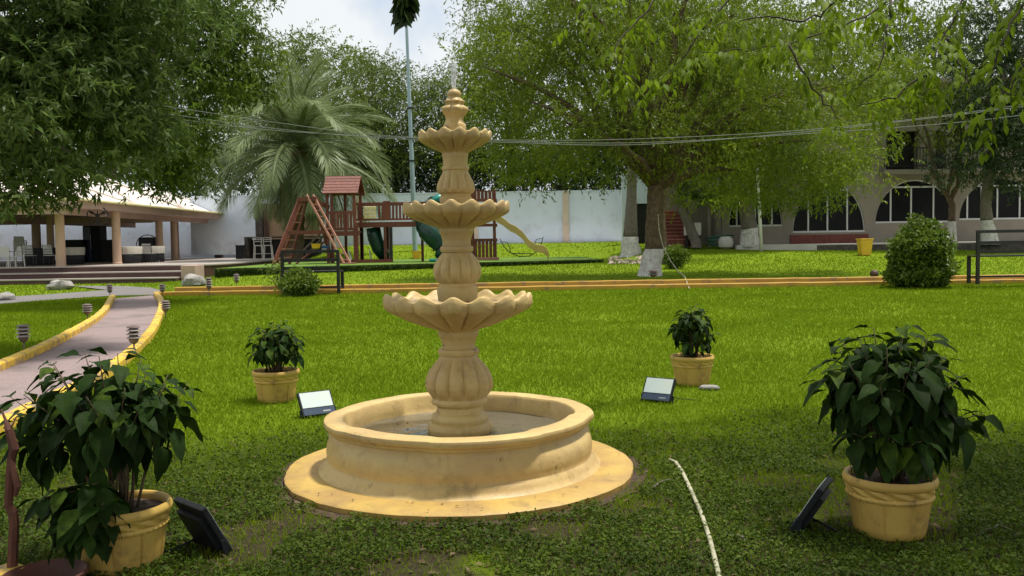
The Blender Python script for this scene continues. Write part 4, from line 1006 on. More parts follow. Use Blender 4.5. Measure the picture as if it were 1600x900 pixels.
wire('middle strand of the thin grey overhead wires sagging across behind the fountain', [(-100, 138), (235, 175), (420, 200), (600, 216), (800, 223), (1000, 226), (1260, 206), (1510, 178), (1750, 146)], 19.3, 19.3)
wire('lower' + wl, [(-100, 150), (235, 182), (420, 203), (600, 214), (800, 221), (1000, 223), (1260, 209), (1510, 190), (1750, 160)], 19.6, 19.6)

# ------------------------------------------------------------------ house
HD = 46.0
def hx(px): return at(px, 330, HD).x
def hz(px, py): return at(px, py, HD).z
HS = thing('house', 'two-storey beige house with wide arched windows and an upper balcony', 'house', (hx(1350), HD, .8))
def arch_panel(x0, x1, z0, z1, cx, zs, r, rz, y=HD, mat=None, name='wall'):
    """wall panel with a semi-elliptic opening (sill zs, half width r, height rz)"""
    mb = MB(); n = 28; th = .22
    arc = [(cx - r * math.cos(math.pi * i / n), zs + rz * math.sin(math.pi * i / n)) for i in range(n + 1)]
    def quad(pts): 
        mb.add([(p[0], y, p[1]) for p in pts], [tuple(range(len(pts)))])
    quad([(x0, z0), (x1, z0), (x1, zs), (x0, zs)])
    quad([(x0, zs), (arc[0][0], zs), (arc[0][0], z1), (x0, z1)]); quad([(arc[-1][0], zs), (x1, zs), (x1, z1), (arc[-1][0], z1)])
    for i in range(n): quad([arc[i], arc[i + 1], (arc[i + 1][0], z1), (arc[i][0], z1)])
    for i in range(n): mb.add([(arc[i][0], y, arc[i][1]), (arc[i + 1][0], y, arc[i + 1][1]), (arc[i + 1][0], y + th, arc[i + 1][1]), (arc[i][0], y + th, arc[i][1])], [(3, 2, 1, 0)])
    mb.add([(cx - r, y, zs), (cx + r, y, zs), (cx + r, y + th, zs), (cx - r, y + th, zs)], [(0, 1, 2, 3)])
    mb.build(name, mat or MT['house'], HS)
    wn = MB(); wn.add([(p[0], y + .17, p[1]) for p in arc], [tuple(reversed(range(n + 1)))]); wn = wn.build('window', MT['glass'], HS)
    MB().tube([(p[0], y + .12, p[1]) for p in arc], .05, 6).build('frame', MT['trim'], wn, smooth=True)
    MB().box((cx, y + .10, zs + .04), (2 * r + .12, .14, .09)).build('sill', MT['trim'], wn)
    return wn, y
def mullions(wn, y, cx, zs, r, rz, xs, transom=None):
    for x in xs:
        zt = zs + rz * math.sqrt(max(0, 1 - ((x - cx) / r) ** 2)); zt = min(zt, transom) if transom and abs(x - cx) < r * .8 else zt
        MB().box((x, y + .13, (zs + zt) / 2), (.075, .06, zt - zs)).build('mullion', MT['trim'], wn)
    if transom:
        hw = r * math.sqrt(1 - ((transom - zs) / rz) ** 2); MB().box((cx, y + .125, transom), (2 * hw, .06, .08)).build('mullion', MT['trim'], wn)
z2 = hz(1400, 268); gz = .6
X = {q: hx(q) for q in (1128, 1228, 1360, 1496, 1566, 1760)}
# left window bay
cx = (hx(1139) + hx(1223)) / 2; r = (hx(1223) - hx(1139)) / 2; zs = hz(1180, 354)
wn, y = arch_panel(X[1128], X[1228], gz, z2, cx, zs, r, 2.3); mullions(wn, y, cx, zs, r, 2.3, [hx(q) for q in (1152, 1181, 1207)])
cx = (hx(1239) + hx(1352)) / 2; r = (hx(1352) - hx(1239)) / 2; zs = hz(1295, 363); rzz = hz(1295, 283) - zs
wn, y = arch_panel(X[1228], X[1360], gz, z2, cx, zs, r, rzz); mullions(wn, y, cx, zs, r, rzz, [hx(q) for q in (1264, 1294, 1325)], hz(1295, 297))
MB().box((cx, HD - .02, (gz + zs) / 2 - .05), (2 * r + .3, .10, zs - gz - .12)).build('brick_base', MT['brickm'], HS)
cx = (hx(1368) + hx(1492)) / 2; r = (hx(1492) - hx(1368)) / 2; zs = hz(1430, 348); rzz = hz(1430, 281) - zs
wn, y = arch_panel(X[1360], X[1496], gz, z2, cx, zs, r, rzz); mullions(wn, y, cx, zs, r, rzz, [hx(q) for q in (1393, 1425, 1460)], hz(1430, 292))
cx = (hx(1499) + hx(1630)) / 2; r = (hx(1630) - hx(1499)) / 2; zs = hz(1560, 343); rzz = hz(1560, 278) - zs
wn, y = arch_panel(X[1496], X[1760], gz, z2, cx, zs, r, rzz); mullions(wn, y, cx, zs, r, rzz, [hx(q) for q in (1513, 1535, 1560, 1595)], hz(1560, 290))
# upper storey with a dark balcony opening
zt = 9.0; ox0, ox1, oz0, oz1 = hx(1384), hx(1434), z2 + .3, hz(1400, 205)
MB().box(((X[1128] + ox0) / 2, HD + .3, (z2 + zt) / 2), (ox0 - X[1128], .6, zt - z2)).build('upper_wall', MT['house'], HS)
MB().box(((ox1 + X[1760]) / 2, HD + .3, (z2 + zt) / 2), (X[1760] - ox1, .6, zt - z2)).build('upper_wall', MT['house'], HS)
MB().box(((ox0 + ox1) / 2, HD + .3, (oz1 + zt) / 2), (ox1 - ox0, .6, zt - oz1)).build('upper_wall', MT['house'], HS)
MB().box(((ox0 + ox1) / 2, HD + .5, (z2 + oz1) / 2), (ox1 - ox0, .1, oz1 - z2)).build('balcony_door', MT['dark'], HS)
MB().box((hx(1469), HD - .02, (hz(1469, 266) + hz(1469, 205)) / 2), (.42, .05, 1.9)).build('shutter', MT['dark'], HS)
MB().box(((X[1128] + X[1760]) / 2, HD + 4, zt + .1), (X[1760] - X[1128] + .8, 9, .2)).build('roof', MT['house'], HS)
MB().box(((X[1128] + X[1760]) / 2, HD + 4.3, zt / 2 + .3), (X[1760] - X[1128] - .2, 7.4, zt - .8)).build('core', MT['house'], HS)
MB().box(((hx(1372) + X[1760]) / 2, HD - .35, z2 - .06), (X[1760] - hx(1372), .74, .22)).build('balcony_slab', MT['house'], HS, bevel=.02)
bx0, bx1 = hx(1374), hx(1475); bz0, bz1 = hz(1430, 262), hz(1430, 233); by = HD - .6
rl = MB().bar((bx0, by, bz1), (bx1, by, bz1), .06, .05).build('balcony_railing', MT['black'], HS)
MB().bar((bx0, by, bz0 + .05), (bx1, by, bz0 + .05), .05, .04).build('bottom_rail', MT['black'], rl)
k = 0; x = bx0
while x <= bx1 + .01: MB().box((x, by, (bz0 + bz1) / 2), (.028, .028, bz1 - bz0)).build('baluster', MT['black'], rl); x += .16
# recessed part, downpipe
ra, rb = hx(1046), X[1128]
MB().box(((ra + rb) / 2 + .5, HD + 2.2, 3.0), (rb - ra + 1.4, .3, 5.0)).build('recessed_wall', MT['house'], HS)
MB().tube([(hx(1108), HD - .02, .6), (hx(1108), HD - .02, 4)], .07, 8).build('downpipe', MT['house'], HS, smooth=True)
# red stairs
ST = thing('red_stairs', 'flight of red brick stairs rising beside the white doorway wall', 'stairs', (hx(1060), 46, .9))
sz0 = hz(1060, 382)
for k in range(9):
    z = sz0 + k * .185; s = MB(); s.box((hx(1059) - .02 * k, 45.4 + k * .28 + .14, z + .075), (1.15 - .03 * k, .28, .185 + .15)); st_ = s.build('stair_step', MT['brickm'], ST)
    MB().box((hx(1059) - .02 * k, 45.4 + k * .28 + .12, z + .185 + .07), (1.15 - .03 * k, .32, .03)).build('nosing', MT['woodlight'], st_)
# patio strip
mb = MB(); g1 = at(1150, 384, 44.6); mb.prism([(g1.x, 44.4), (hx(1230), 43.2), (at(1760, 384, 40.5).x, 40.5), (at(1760, 384, 45.9).x, 45.98), (g1.x, 45.98)], .3, 1.08); tag(mb.build('patio', MT['concrete']), kind='structure')
mb = MB(); mb.prism([(hx(1230) + .5, 43.1), (at(1760, 384, 40.3).x, 40.3), (at(1760, 384, 40.4).x, 40.44), (hx(1230) + .5, 43.18)], .2, 1.03); tag(mb.build('patio_edge', MT['stonewall']), kind='structure')
# things along the house
p = at(1082, 370, 45.3); ac = thing('air_conditioner', 'white air conditioner unit on the ground beside the red stairs', 'air conditioner', (p.x, 45.3, Hz(p.x, 45.3)))
z0_ = hz(1082, 368); MB().box((p.x, 45.3, z0_ + .32), (.80, .34, .62)).build('casing', MT['concrete'], ac, bevel=.02)
MB().lathe([(.02, 0), (.22, .0), (.24, .03)], 24, (0, 0, 0)).v
MB().tube([(p.x - .12 + .22 * math.cos(a), 45.12, z0_ + .32 + .22 * math.sin(a)) for a in np.linspace(0, 6.283, 25)], .02, 5).build('fan_guard', MT['black'], ac)
for s in (-1, 1): MB().box((p.x + s * .3, 45.3, (z0_ + Hz(p.x, 45.3)) / 2 - .03), (.08, .3, abs(z0_ - Hz(p.x, 45.3)) + .1)).build('foot', MT['dark'], ac)
p = gnd(1106, 383); hp = []
for k in range(60): a = k * .55; rr = .45 + .12 * math.sin(k * .9); hp.append((p.x + rr * 1.3 * math.cos(a), 45.2 + .25 * math.sin(a), Hz(p.x, 45.2) + .06 + .009 * k + .10 * abs(math.sin(k * .37))))
tag(MB().tube(hp, .03, 6).build('garden_hose', MT['hose'], smooth=True, origin=p), 'coiled green garden hose heaped beside the air conditioner', 'hose')
p = at(1134, 378, 44.9); zz = Hz(p.x, 44.9); ur = thing('stone_urn', 'round pale stone urn between the hose and the whitewashed trunk', 'urn', (p.x, 44.9, zz))
MB().lathe([(.2, 0), (.34, .1), (.38, .3), (.34, .5), (.26, .58), (.28, .62), (.22, .62), (.2, .5)], 24, (p.x, 44.9, zz)).build('body', MT['concrete'], ur, smooth='auto')
p = at(1190, 386, 43.0); p.z = Hz(p.x, 43.0); q = at(1183, 262, p.y)
tag(MB().tube([p - Vector((0, 0, .1)), p.lerp(q, .4), p.lerp(q, .7), q], [.085, .08, .075, .07], 10).build('post', MT['plasticwhite'], smooth=True, origin=p), 'thin white post standing in front of the arched windows', 'post')
p = gnd(1351, 399); bn = thing('planter_bin', 'tapered yellow square bin on the lawn by the patio edge', 'bin', p)
def taper(mb, c, a, b, h, z=0):
    v = [(-a, -a, z), (a, -a, z), (a, a, z), (-a, a, z), (-b, -b, z + h), (b, -b, z + h), (b, b, z + h), (-b, b, z + h)]
    return mb.add([Vector(q) + c for q in v], [(0, 3, 2, 1), (4, 5, 6, 7), (0, 1, 5, 4), (1, 2, 6, 5), (2, 3, 7, 6), (3, 0, 4, 7)])
taper(MB(), p, .20, .27, .68).build('body', MT['yellow'], bn, bevel=.02); taper(MB(), p, .29, .29, .05, .682).build('rim', MT['yellow'], bn, bevel=.01)

# ------------------------------------------------------------------ foliage engine
def unit(v): return v / (np.linalg.norm(v, axis=-1, keepdims=True) + 1e-9)
def leaf_quads(pos, dr, ln, wr, rg, flat=.0):
    """folded diamond leaf: base, left, tip, right"""
    n = len(pos); dr = unit(dr)
    rnd = unit(rg.normal(size=(n, 3)) + np.array([0, 0, flat]))
    sd = unit(np.cross(dr, rnd)); nr = np.cross(sd, dr)
    w = (ln * wr)[:, None]; L = ln[:, None]
    v = np.empty((n, 4, 3))
    v[:, 0] = pos; v[:, 1] = pos + dr * L * .45 + sd * w * .5 + nr * w * .12
    v[:, 2] = pos + dr * L - np.array([0, 0, 1.]) * L * .10; v[:, 3] = pos + dr * L * .45 - sd * w * .5 + nr * w * .12
    return v.reshape(-1, 3)
def crown_points(ells, nsub, rg, shell=(.45, 1.0)):
    vol = np.array([e[3] * e[4] * e[5] for e in ells]) ** .67; cnt = np.maximum(1, (nsub * vol / vol.sum()).astype(int))
    C, O = [], []
    for e, k in zip(ells, cnt):
        u = unit(rg.normal(size=(k, 3))); r = shell[0] + (shell[1] - shell[0]) * rg.random(k) ** .6
        # uneven outline
        ph = rg.random(3) * 6; bumpy = 1 + .16 * np.sin(u[:, 0] * 5 + ph[0]) * np.sin(u[:, 1] * 5 + ph[1]) + .14 * np.sin(u[:, 2] * 6 + ph[2])
        d = u * (r * bumpy)[:, None] * np.array(e[3:6]); C.append(d + np.array(e[:3])); O.append(u)
    return np.concatenate(C), np.concatenate(O)
def foliage(ells, rg, nsub, nsprig, nleaf, sub_r, ln, wr, droop=.2, spread=.9, sprig_len=.3, flat=.3, shell=(.45, 1.0), zmin=None):
    C, O = crown_points(ells, nsub, rg, shell)
    S = np.repeat(C, nsprig, 0) + rg.normal(size=(len(C) * nsprig, 3)) * np.array([sub_r, sub_r, sub_r * .6])
    ax = unit(np.repeat(O, nsprig, 0) * .6 + rg.normal(size=S.shape) * .7 + np.array([0, 0, -droop]))
    if zmin is not None:
        k = S[:, 2] > zmin; S, ax = S[k], ax[k]
    P = np.repeat(S, nleaf, 0); A_ = np.repeat(ax, nleaf, 0); t = np.tile(np.arange(nleaf) / max(1, nleaf - 1), len(S))
    P = P + A_ * (t * sprig_len)[:, None]
    D = A_ * .55 + rg.normal(size=P.shape) * spread * .6 + np.array([0, 0, -droop * .6])
    L = ln * (.65 + .6 * rg.random(len(P)))
    v = leaf_quads(P, D, L, wr, rg, flat)
    return v, C
def crown_mesh(name, parts, mat, root, og):
    v = np.concatenate(parts) - np.array(og); n = len(v) // 4
    o = link(name, npmesh(name, v, np.arange(4 * n).reshape(-1, 4)), mat, root); o['kind'] = 'stuff'; return o
def limbs(root, start, targets, r0, rg, mat, r1=.02, name='limb', og=None, wob=.12):
    for tgt in targets:
        a, b = Vector(start), Vector(tgt); L = (b - a).length; pts = []; rad = []
        k = 7
        for i in range(k):
            t = i / (k - 1); w_ = math.sin(t * math.pi) * L * wob
            pts.append(a.lerp(b, t) + Vector((rg.uniform(-1, 1) * w_ * .4, rg.uniform(-1, 1) * w_ * .4, w_ * .7))); rad.append(r0 * (1 - t) ** .8 + r1)
        MB().tube(pts, rad, 7).build(name, mat, root, smooth=True)
def trunk(root, pts, rads, mat, white=None, n=14):
    pts = [Vector(p) for p in pts]
    def ring_tube(ps, rs, name, mt, grow=0):
        mb = MB(); Q = []; S = []
        for i in range(len(ps) - 1):
            for j in range(4): t = j / 4; Q.append(ps[i].lerp(ps[i + 1], t)); S.append(rs[i] * (1 - t) + rs[i + 1] * t + grow)
        Q.append(ps[-1]); S.append(rs[-1] + grow); mb.tube(Q, S, n)
        for q in mb.v: q += Vector((mnoise.noise(q * 5), mnoise.noise(q * 5 + Vector((9, 0, 0))), 0)) * .035 * (max(rs) / .3)
        mb.build(name, mt, root, smooth=True)
    if white:
        cut = white; lo = [p for p in pts if p.z < cut]; k = len(lo)
        a, b = pts[k - 1], pts[k]; t = (cut - a.z) / (b.z - a.z); c = a.lerp(b, t); rc = rads[k - 1] * (1 - t) + rads[k] * t
        ring_tube(lo + [c], rads[:k] + [rc], 'whitewashed_base', MT['limewash'], .012)
        if (pts[k] - c).length < .02: k += 1
        ring_tube([c] + pts[k:], [rc] + rads[k:], 'trunk', mat)
    else: ring_tube(pts, rads, 'trunk', mat)
def E(px, py, d, rx, ry, rz):
    p = at(px, py, d); return (p.x, p.y, p.z, rx, ry, rz)
rgp = random.Random(5)
def tree(name, label, base, trunk_pts, rads, ells, leafargs, mat, bark, seed, white=None, group=None, limb_r=.09, nl=14, cat='tree', zmin=None, extra=None):
    rg = np.random.default_rng(seed); rt = thing(name, label, cat, base, 0, group)
    trunk(rt, trunk_pts, rads, bark, white)
    parts = []; allC = []
    for la in leafargs:
        v, C = foliage(ells, rg, zmin=zmin, **la); parts.append(v); allC.append(C)
    if extra: parts += extra
    crown_mesh('crown', parts, mat, rt, base)
    C = np.concatenate(allC); sel = C[rg.choice(len(C), min(nl, len(C)), replace=False)]
    r_ = random.Random(seed)
    top = trunk_pts[-1]
    limbs(rt, top, [tuple(q) for q in sel], limb_r, r_, bark, .015)
    return rt

# ---- forked tree with whitewashed foot (main tree)
tb = gnd(1016, 431)
def TP(px, py, d=None): return at(px, py, d or tb.y)
trunk_pts = [tb - Vector((0, 0, .15)), tb + Vector((0, 0, .05)), tb + Vector((.03, 0, .35)), TP(1022, 392), TP(1022, 350), TP(1024, 315), TP(1024, 290)]
ells = [E(1020, 60, tb.y, 3.6, 3.2, 2.6), E(880, 120, tb.y, 3.0, 3.0, 2.4), E(790, 190, tb.y + .5, 1.7, 2.2, 1.7), E(960, 215, tb.y - 1, 2.6, 2.4, 1.5), E(1110, 170, tb.y - .5, 3.0, 2.6, 2.3), E(1210, 205, tb.y - 1, 2.3, 2.2, 1.7), E(1290, 235, tb.y - 1.5, 1.4, 1.6, 1.05), E(1130, 285, tb.y + 1, 1.7, 1.8, .75), E(850, 258, tb.y, 1.7, 1.8, .75), E(820, 30, tb.y + 1, 1.9, 2.4, 2.2), E(1180, 40, tb.y, 3.2, 2.8, 2.4), E(960, -90, tb.y, 4.0, 3.4, 2.5), E(1340, 130, tb.y + 1, 1.8, 2, 1.7), E(1210, 295, tb.y - .5, 1.4, 1.3, .6), E(755, 95, tb.y + .5, 1.0, 1.5, .9), E(1335, 250, tb.y - 2, 1.0, 1.0, .8), E(1350, 175, tb.y, 1.4, 1.5, 1.2), E(1270, 285, tb.y - 1.5, 1.1, 1.1, .55)]
mt_ = tree('mesquite_tree', 'large feathery yellow-green tree with a forked whitewashed trunk by the cross path', tuple(tb), trunk_pts, [.47, .38, .325, .30, .28, .265, .25], ells,
    [dict(nsub=1150, nsprig=14, nleaf=9, sub_r=.32, ln=.12, wr=.34, droop=.45, sprig_len=.42, flat=.2, shell=(.15, 1.0))], MT['mesquite'], MT['bark'], 21, white=TP(1020, 389).z, nl=26, limb_r=.13)
r_ = random.Random(3)
limbs(mt_, TP(1024, 292), [tuple(TP(960, 150)), tuple(TP(1110, 170)), tuple(TP(1060, 60)), tuple(TP(1200, 190)), tuple(TP(880, 190)), tuple(TP(1150, 265))], .19, r_, MT['bark'], .03)

# ---- second whitewashed trunk close behind it
b2 = gnd(1040, 412); b2.y += 1.2; b2.z = Hz(b2.x, b2.y)
T2 = lambda px, py: at(px, py, b2.y)
tree('mesquite_tree', 'slimmer tree whose whitewashed trunk rises just behind the forked tree', tuple(b2), [b2 - Vector((0, 0, .1)), b2 + Vector((0, 0, .3)), T2(1032, 375), T2(1031, 330), T2(1040, 285), T2(1060, 240)], [.33, .27, .23, .21, .19, .15],
    [E(1080, 170, b2.y + 2, 3.0, 2.5, 2.4), E(1040, 60, b2.y + 2, 3, 2.5, 2.4)], [dict(nsub=260, nsprig=12, nleaf=8, sub_r=.4, ln=.13, wr=.34, droop=.4, sprig_len=.42, shell=(.2, 1))], MT['mesquite'], MT['bark'], 22, white=T2(1032, 388).z, nl=8)

# ---- left ash tree (trunk out of the frame) and the looser tree beyond it
la = (-9.3, 12.0, Hz(-9.3, 12))
ells = [E(-60, 120, 12, 1.3, 1.3, 1.6), E(70, 60, 12, 1.25, 1.3, 1.3), E(90, 190, 11.6, 1.05, 1.1, 1.0), E(10, 238, 11.5, .72, .8, .45), E(60, 262, 11.6, .34, .4, .20), E(180, 110, 12.4, .8, 1.0, 1.0), E(20, -60, 12, 2.0, 1.8, 1.6), E(185, 200, 12.2, .60, .7, .42), E(230, -40, 12.6, 1.2, 1.2, .9), E(35, 302, 11.5, .26, .4, .11), E(-20, 305, 11.4, .35, .4, .18)]
tree('ash_tree', 'dense dark green ash tree with narrow leaves overhanging the pavilion corner', la, [(-9.3, 12, -.2), (-9.25, 12, .3), (-9.1, 12, 1.6), (-8.9, 12, 2.8), (-8.5, 12, 3.6)], [.42, .30, .25, .22, .18], ells,
    [dict(nsub=520, nsprig=14, nleaf=9, sub_r=.20, ln=.125, wr=.27, droop=.25, spread=1.0, sprig_len=.10, flat=.6, shell=(.25, 1.0))], MT['ash'], MT['barkgrey'], 31, nl=16, limb_r=.08)
lb = (-13.6, 21.5, Hz(-13.6, 21.5))
ells = [E(290, 60, 21.5, 1.9, 1.8, 1.9), E(250, 190, 21, 1.7, 1.7, 1.3), E(345, 95, 21.5, 1.0, 1.3, 1.1), E(262, 235, 21, 1.0, 1.2, .6), E(380, 135, 21.5, .5, .8, .45), E(372, 40, 22, .75, 1, .8), E(285, 280, 21, .5, .6, .34), E(150, 120, 22, 2.2, 2, 1.9), E(120, 225, 21, 1.6, 1.6, .7), E(260, -60, 22, 2.2, 2, 1.6), E(235, 280, 21, .75, .8, .2), E(392, 118, 21.5, .5, .7, .32), E(425, 140, 22, .22, .4, .15), E(410, 75, 22, .35, .5, .3)]
tree('ash_tree', 'looser fresh-green tree whose branches hang over the pavilion roof beside the palm', lb, [(-13.6, 21.5, -.2), (-13.5, 21.5, 1), (-13.2, 21.5, 2.6), (-12.4, 21.5, 4.2), (-10.8, 21.5, 5.2)], [.45, .34, .3, .26, .20], ells,
    [dict(nsub=620, nsprig=14, nleaf=9, sub_r=.24, ln=.115, wr=.34, droop=.35, sprig_len=.26, flat=.5, shell=(.2, 1.0))], MT['feather'], MT['barkgrey'], 32, nl=22, limb_r=.09)

# ---- trees beyond the wall
def back_tree(label, px, d, ells, seed, mat='backleaf', n=420, h=6.0, ln=.27, cat='tree', name='background_tree', sub=.6):
    p = at(px, 380, d); z = Hz(p.x, d); tr = [Vector((p.x, d, z - .1)), Vector((p.x + .1, d, z + h * .4)), Vector((p.x - .1, d, z + h))]
    tree(name, label, (p.x, d, z), tr, [.4, .3, .2], ells, [dict(nsub=n, nsprig=9, nleaf=7, sub_r=sub, ln=ln, wr=.34, droop=.3, sprig_len=.6, shell=(.2, 1.0))], MT[mat], MT['barkgrey'], seed, nl=16, limb_r=.12, group='trees beyond the garden wall')
back_tree('tall olive-green tree behind the palm, its top open against the sky', 490, 62, [E(480, 130, 62, 3.8, 3, 3.0), E(520, 210, 61, 3.6, 3, 3.4), E(430, 190, 62, 3.6, 3, 3.6), E(470, 82, 62, 2.2, 2, 1.6), E(540, 100, 63, 1.6, 1.6, 1.1)], 41, ln=.26)
back_tree('bushy yellow-green tree rising beyond the wall beside the pale blue pole', 590, 58, [E(590, 150, 58, 2.9, 2.6, 2.6), E(610, 220, 57, 2.9, 2.5, 2.8), E(560, 220, 58, 2.6, 2.4, 2.8), E(595, 112, 58, 1.5, 1.5, 1.1)], 42, ln=.22)
back_tree('dark reedy tree mass hanging low over the wall under the bushy tree', 620, 60, [E(600, 270, 58, 3.0, 2, 1.9), E(670, 265, 58, 2.6, 2, 1.9), E(540, 275, 58, 2.2, 2, 1.6), E(725, 275, 57, 2.0, 1.6, 1.4)], 43, 'darkleaf', 300, ln=.26)
back_tree('light green tree beyond the wall right behind the fountain top', 700, 56, [E(690, 185, 56, 2.1, 2, 2.1), E(720, 235, 56, 2.2, 2, 1.9), E(680, 135, 56, 1.0, 1.2, .9), E(760, 130, 57, 2.2, 2, 2.4)], 44, ln=.2)
back_tree('broad pale tree beyond the wall with a thin airy top', 800, 58, [E(790, 60, 58, 3.4, 3, 2.6), E(860, 150, 58, 4.2, 3, 3.6), E(900, 20, 58, 4.0, 3, 2.6), E(830, 240, 57, 3.6, 2.4, 1.9)], 45, n=420, ln=.24)
back_tree('tall tree beyond the doorway wall filling behind the forked tree', 1060, 60, [E(1030, 110, 62, 5, 3, 5), E(960, 230, 60, 4, 2.5, 2.4), E(1090, 240, 60, 3.5, 2.5, 2.4), E(1120, 60, 62, 5, 3, 4)], 46, n=460, ln=.28)
back_tree('dark tree behind the left end of the pavilion', 150, 66, [E(120, 200, 66, 7, 3, 6), E(280, 180, 66, 6, 3, 6), E(330, 270, 64, 4, 3, 2.5), E(380, 230, 66, 3.5, 3, 4)], 47, 'darkleaf', 420, ln=.34)
back_tree('dark low tree mass just beyond the wall behind the wavy slide', 880, 57, [E(800, 268, 57, 2.2, 1.6, 1.5), E(880, 272, 57, 2.4, 1.6, 1.5), E(960, 268, 57, 2.4, 1.6, 1.6), E(1040, 262, 58, 2.6, 1.6, 2.0)], 48, 'darkleaf', 380, ln=.24)
# ---- trees by the house
def house_tree(label, base_px, base_py, d, pts, rads, ells, mat, seed, white_py=None, n=200, ln=.13, nsprig=12, wr=.36, bark='barkgrey', name='shade_tree', limb=.05, nl=9, sub=.3):
    p = at(base_px, base_py, d); z = Hz(p.x, d) if d < 40 else 1.06; p = Vector((p.x, d, z))
    P = [p - Vector((0, 0, .1)), p + Vector((0, 0, .12))] + [at(a, b, d) for a, b in pts]
    return tree(name, label, tuple(p), P, rads, ells, [dict(nsub=n, nsprig=nsprig, nleaf=8, sub_r=sub, ln=ln, wr=wr, droop=.3, sprig_len=.28, shell=(.2, 1))], MT[mat], MT[bark], seed, white=at(base_px, white_py, d).z if white_py else None, nl=nl, limb_r=limb)
house_tree('dark glossy tree with a whitewashed foot beside the last arched window', 1546, 380, 41.5, [(1542, 350), (1540, 320), (1545, 280), (1552, 230)], [.44, .36, .27, .24, .23, .2],
    [E(1560, 160, 41, 2.4, 2, 2.6), E(1520, 250, 40.5, 1.5, 1.4, .9), E(1610, 230, 41, 1.9, 1.6, 1.4), E(1480, 275, 40.4, .8, .7, .25), E(1570, 60, 41.5, 2.6, 2, 2), E(1560, 200, 40.6, 1.6, 1.2, 1.2), E(1590, 285, 40.6, 1.0, .8, .4)], 'darkleaf', 51, 344, n=330, ln=.17, limb=.10)
t51 = house_tree('small bare-forked tree with sparse yellow-green tufts in front of the balcony', 1487, 372, 43.2, [(1487, 350), (1488, 320), (1480, 305)], [.24, .22, .17, .15, .13],
    [E(1440, 170, 43, 1.6, 1.2, 1.4), E(1500, 200, 43, 1.3, 1.2, 1.0), E(1530, 150, 43, 1.6, 1.2, 1.3), E(1400, 120, 43, 1.8, 1.5, 1.6)], 'mesquite', 52, 346, n=170, ln=.15, bark='bark', limb=.05, nl=4)
for pp_ in ([(1482, 308), (1468, 290), (1456, 265), (1452, 220), (1440, 185)], [(1486, 310), (1497, 290), (1500, 260), (1502, 215), (1500, 180)]):
    MB().tube([at(a, b, 43.2) for a, b in pp_], [.13, .11, .09, .07, .05], 8).build('limb', MT['bark'], t51, smooth=True)
house_tree('dark tree with a stout whitewashed stump-like foot in front of the left arched window', 1171, 378, 44.6, [(1171, 360), (1168, 340), (1165, 315), (1160, 280)], [.50, .46, .40, .36, .34, .28],
    [E(1180, 200, 44, 3.2, 2, 2.4), E(1110, 240, 44, 2.6, 2, 1.5), E(1260, 265, 44, 2.0, 1.5, 1.1), E(1140, 130, 44, 3.5, 2, 2.4), E(1105, 305, 44, 1.3, 1, .45), E(1230, 310, 43.8, 1.1, .8, .45)], 'feather', 53, 357, n=420, ln=.18)
house_tree('slanting dark-trunked tree growing beside the red stairs', 1088, 380, 45.1, [(1078, 355), (1068, 330), (1062, 300)], [.28, .26, .24, .22, .2],
    [E(1060, 230, 45, 2.4, 1.6, 1.8), E(1100, 200, 46, 2.4, 1.6, 1.8)], 'feather', 54, None, n=170, ln=.18)
back_tree('broad yellow-green tree beyond the house roof', 1380, 58, [E(1330, 60, 57, 6, 3, 4), E(1450, 80, 57, 5, 3, 3.4), E(1560, 40, 58, 5, 3, 4), E(1240, 100, 57, 5, 3, 4)], 55, 'backleaf', 420, ln=.28)

# ---- date palm
pbx = at(458, 395, 45.9); PB = Vector((pbx.x, 45.9, Hz(pbx.x, 45.9)))
PCN = at(463, 236, 45.9)
PM = thing('date_palm', 'big date palm with arching grey-green fronds behind the playset', 'palm tree', PB)
tp_ = []; rd_ = []
for k in range(22):
    t = k / 21; tp_.append(PB.lerp(PCN, t) - Vector((0, 0, .15 * (1 - t)))); rd_.append(.46 + .07 * (k % 2) + (.16 if t > .75 else 0))
MB().tube(tp_, rd_, 14).build('trunk', MT['bark'], PM, smooth='auto')
def frond_mesh(seed, L, sag, width=.34, n=52):
    rg = random.Random(seed); v = []; f = []
    pts = []; x = z = 0; ang = .12
    for i in range(n + 1):
        t = i / n; pts.append(Vector((0, x, z))); ang = .20 - sag * t ** 1.3; x += L / n * math.cos(ang); z += L / n * math.sin(ang)
    for i in range(n):                                      # rachis
        r = .035 * (1 - i / n) + .006; b = len(v)
        for p in (pts[i], pts[i + 1]): v += [p + Vector((-r, 0, 0)), p + Vector((r, 0, 0)), p + Vector((0, 0, r))]
        f += [(b, b + 1, b + 4, b + 3), (b + 1, b + 2, b + 5, b + 4), (b + 2, b, b + 3, b + 5)]
    for i in range(4, n + 1):
        t = i / n; ln = width * L * .30 * (math.sin(math.pi * min(1, t * .85 + .12)) ** .6) * rg.uniform(.85, 1.1); tg = (pts[min(i + 1, n)] - pts[i - 1]).normalized()
        for s in (-1, 1):
            for q in (0, 1):
                d = (tg * (.75 + .25 * t) + Vector((s * (.85 - .3 * t), 0, .34 - .42 * q)) + Vector((0, 0, -.18)) + Vector((rg.uniform(-.12, .12), 0, rg.uniform(-.12, .12)))).normalized()
                nn = d.cross(tg).normalized() if d.cross(tg).length > .01 else Vector((0, 0, 1)); w_ = .0040; b = len(v); o = pts[i] + tg * (q * L / n * .5)
                tip = o + d * ln + Vector((0, 0, -.12 * ln)); mid = o + d * ln * .5; sd_ = d.cross(nn).normalized()
                v += [o, mid + sd_ * w_, tip, mid - sd_ * w_]; f += [(b, b + 1, b + 2, b + 3)]
    me = bpy.data.meshes.new('frond'); me.from_pydata([tuple(q) for q in v], [], f); me.update(); return me
FM = [frond_mesh(i, 1.0, s, 1.0) for i, s in enumerate((.75, 1.1, 1.5, 1.9))]
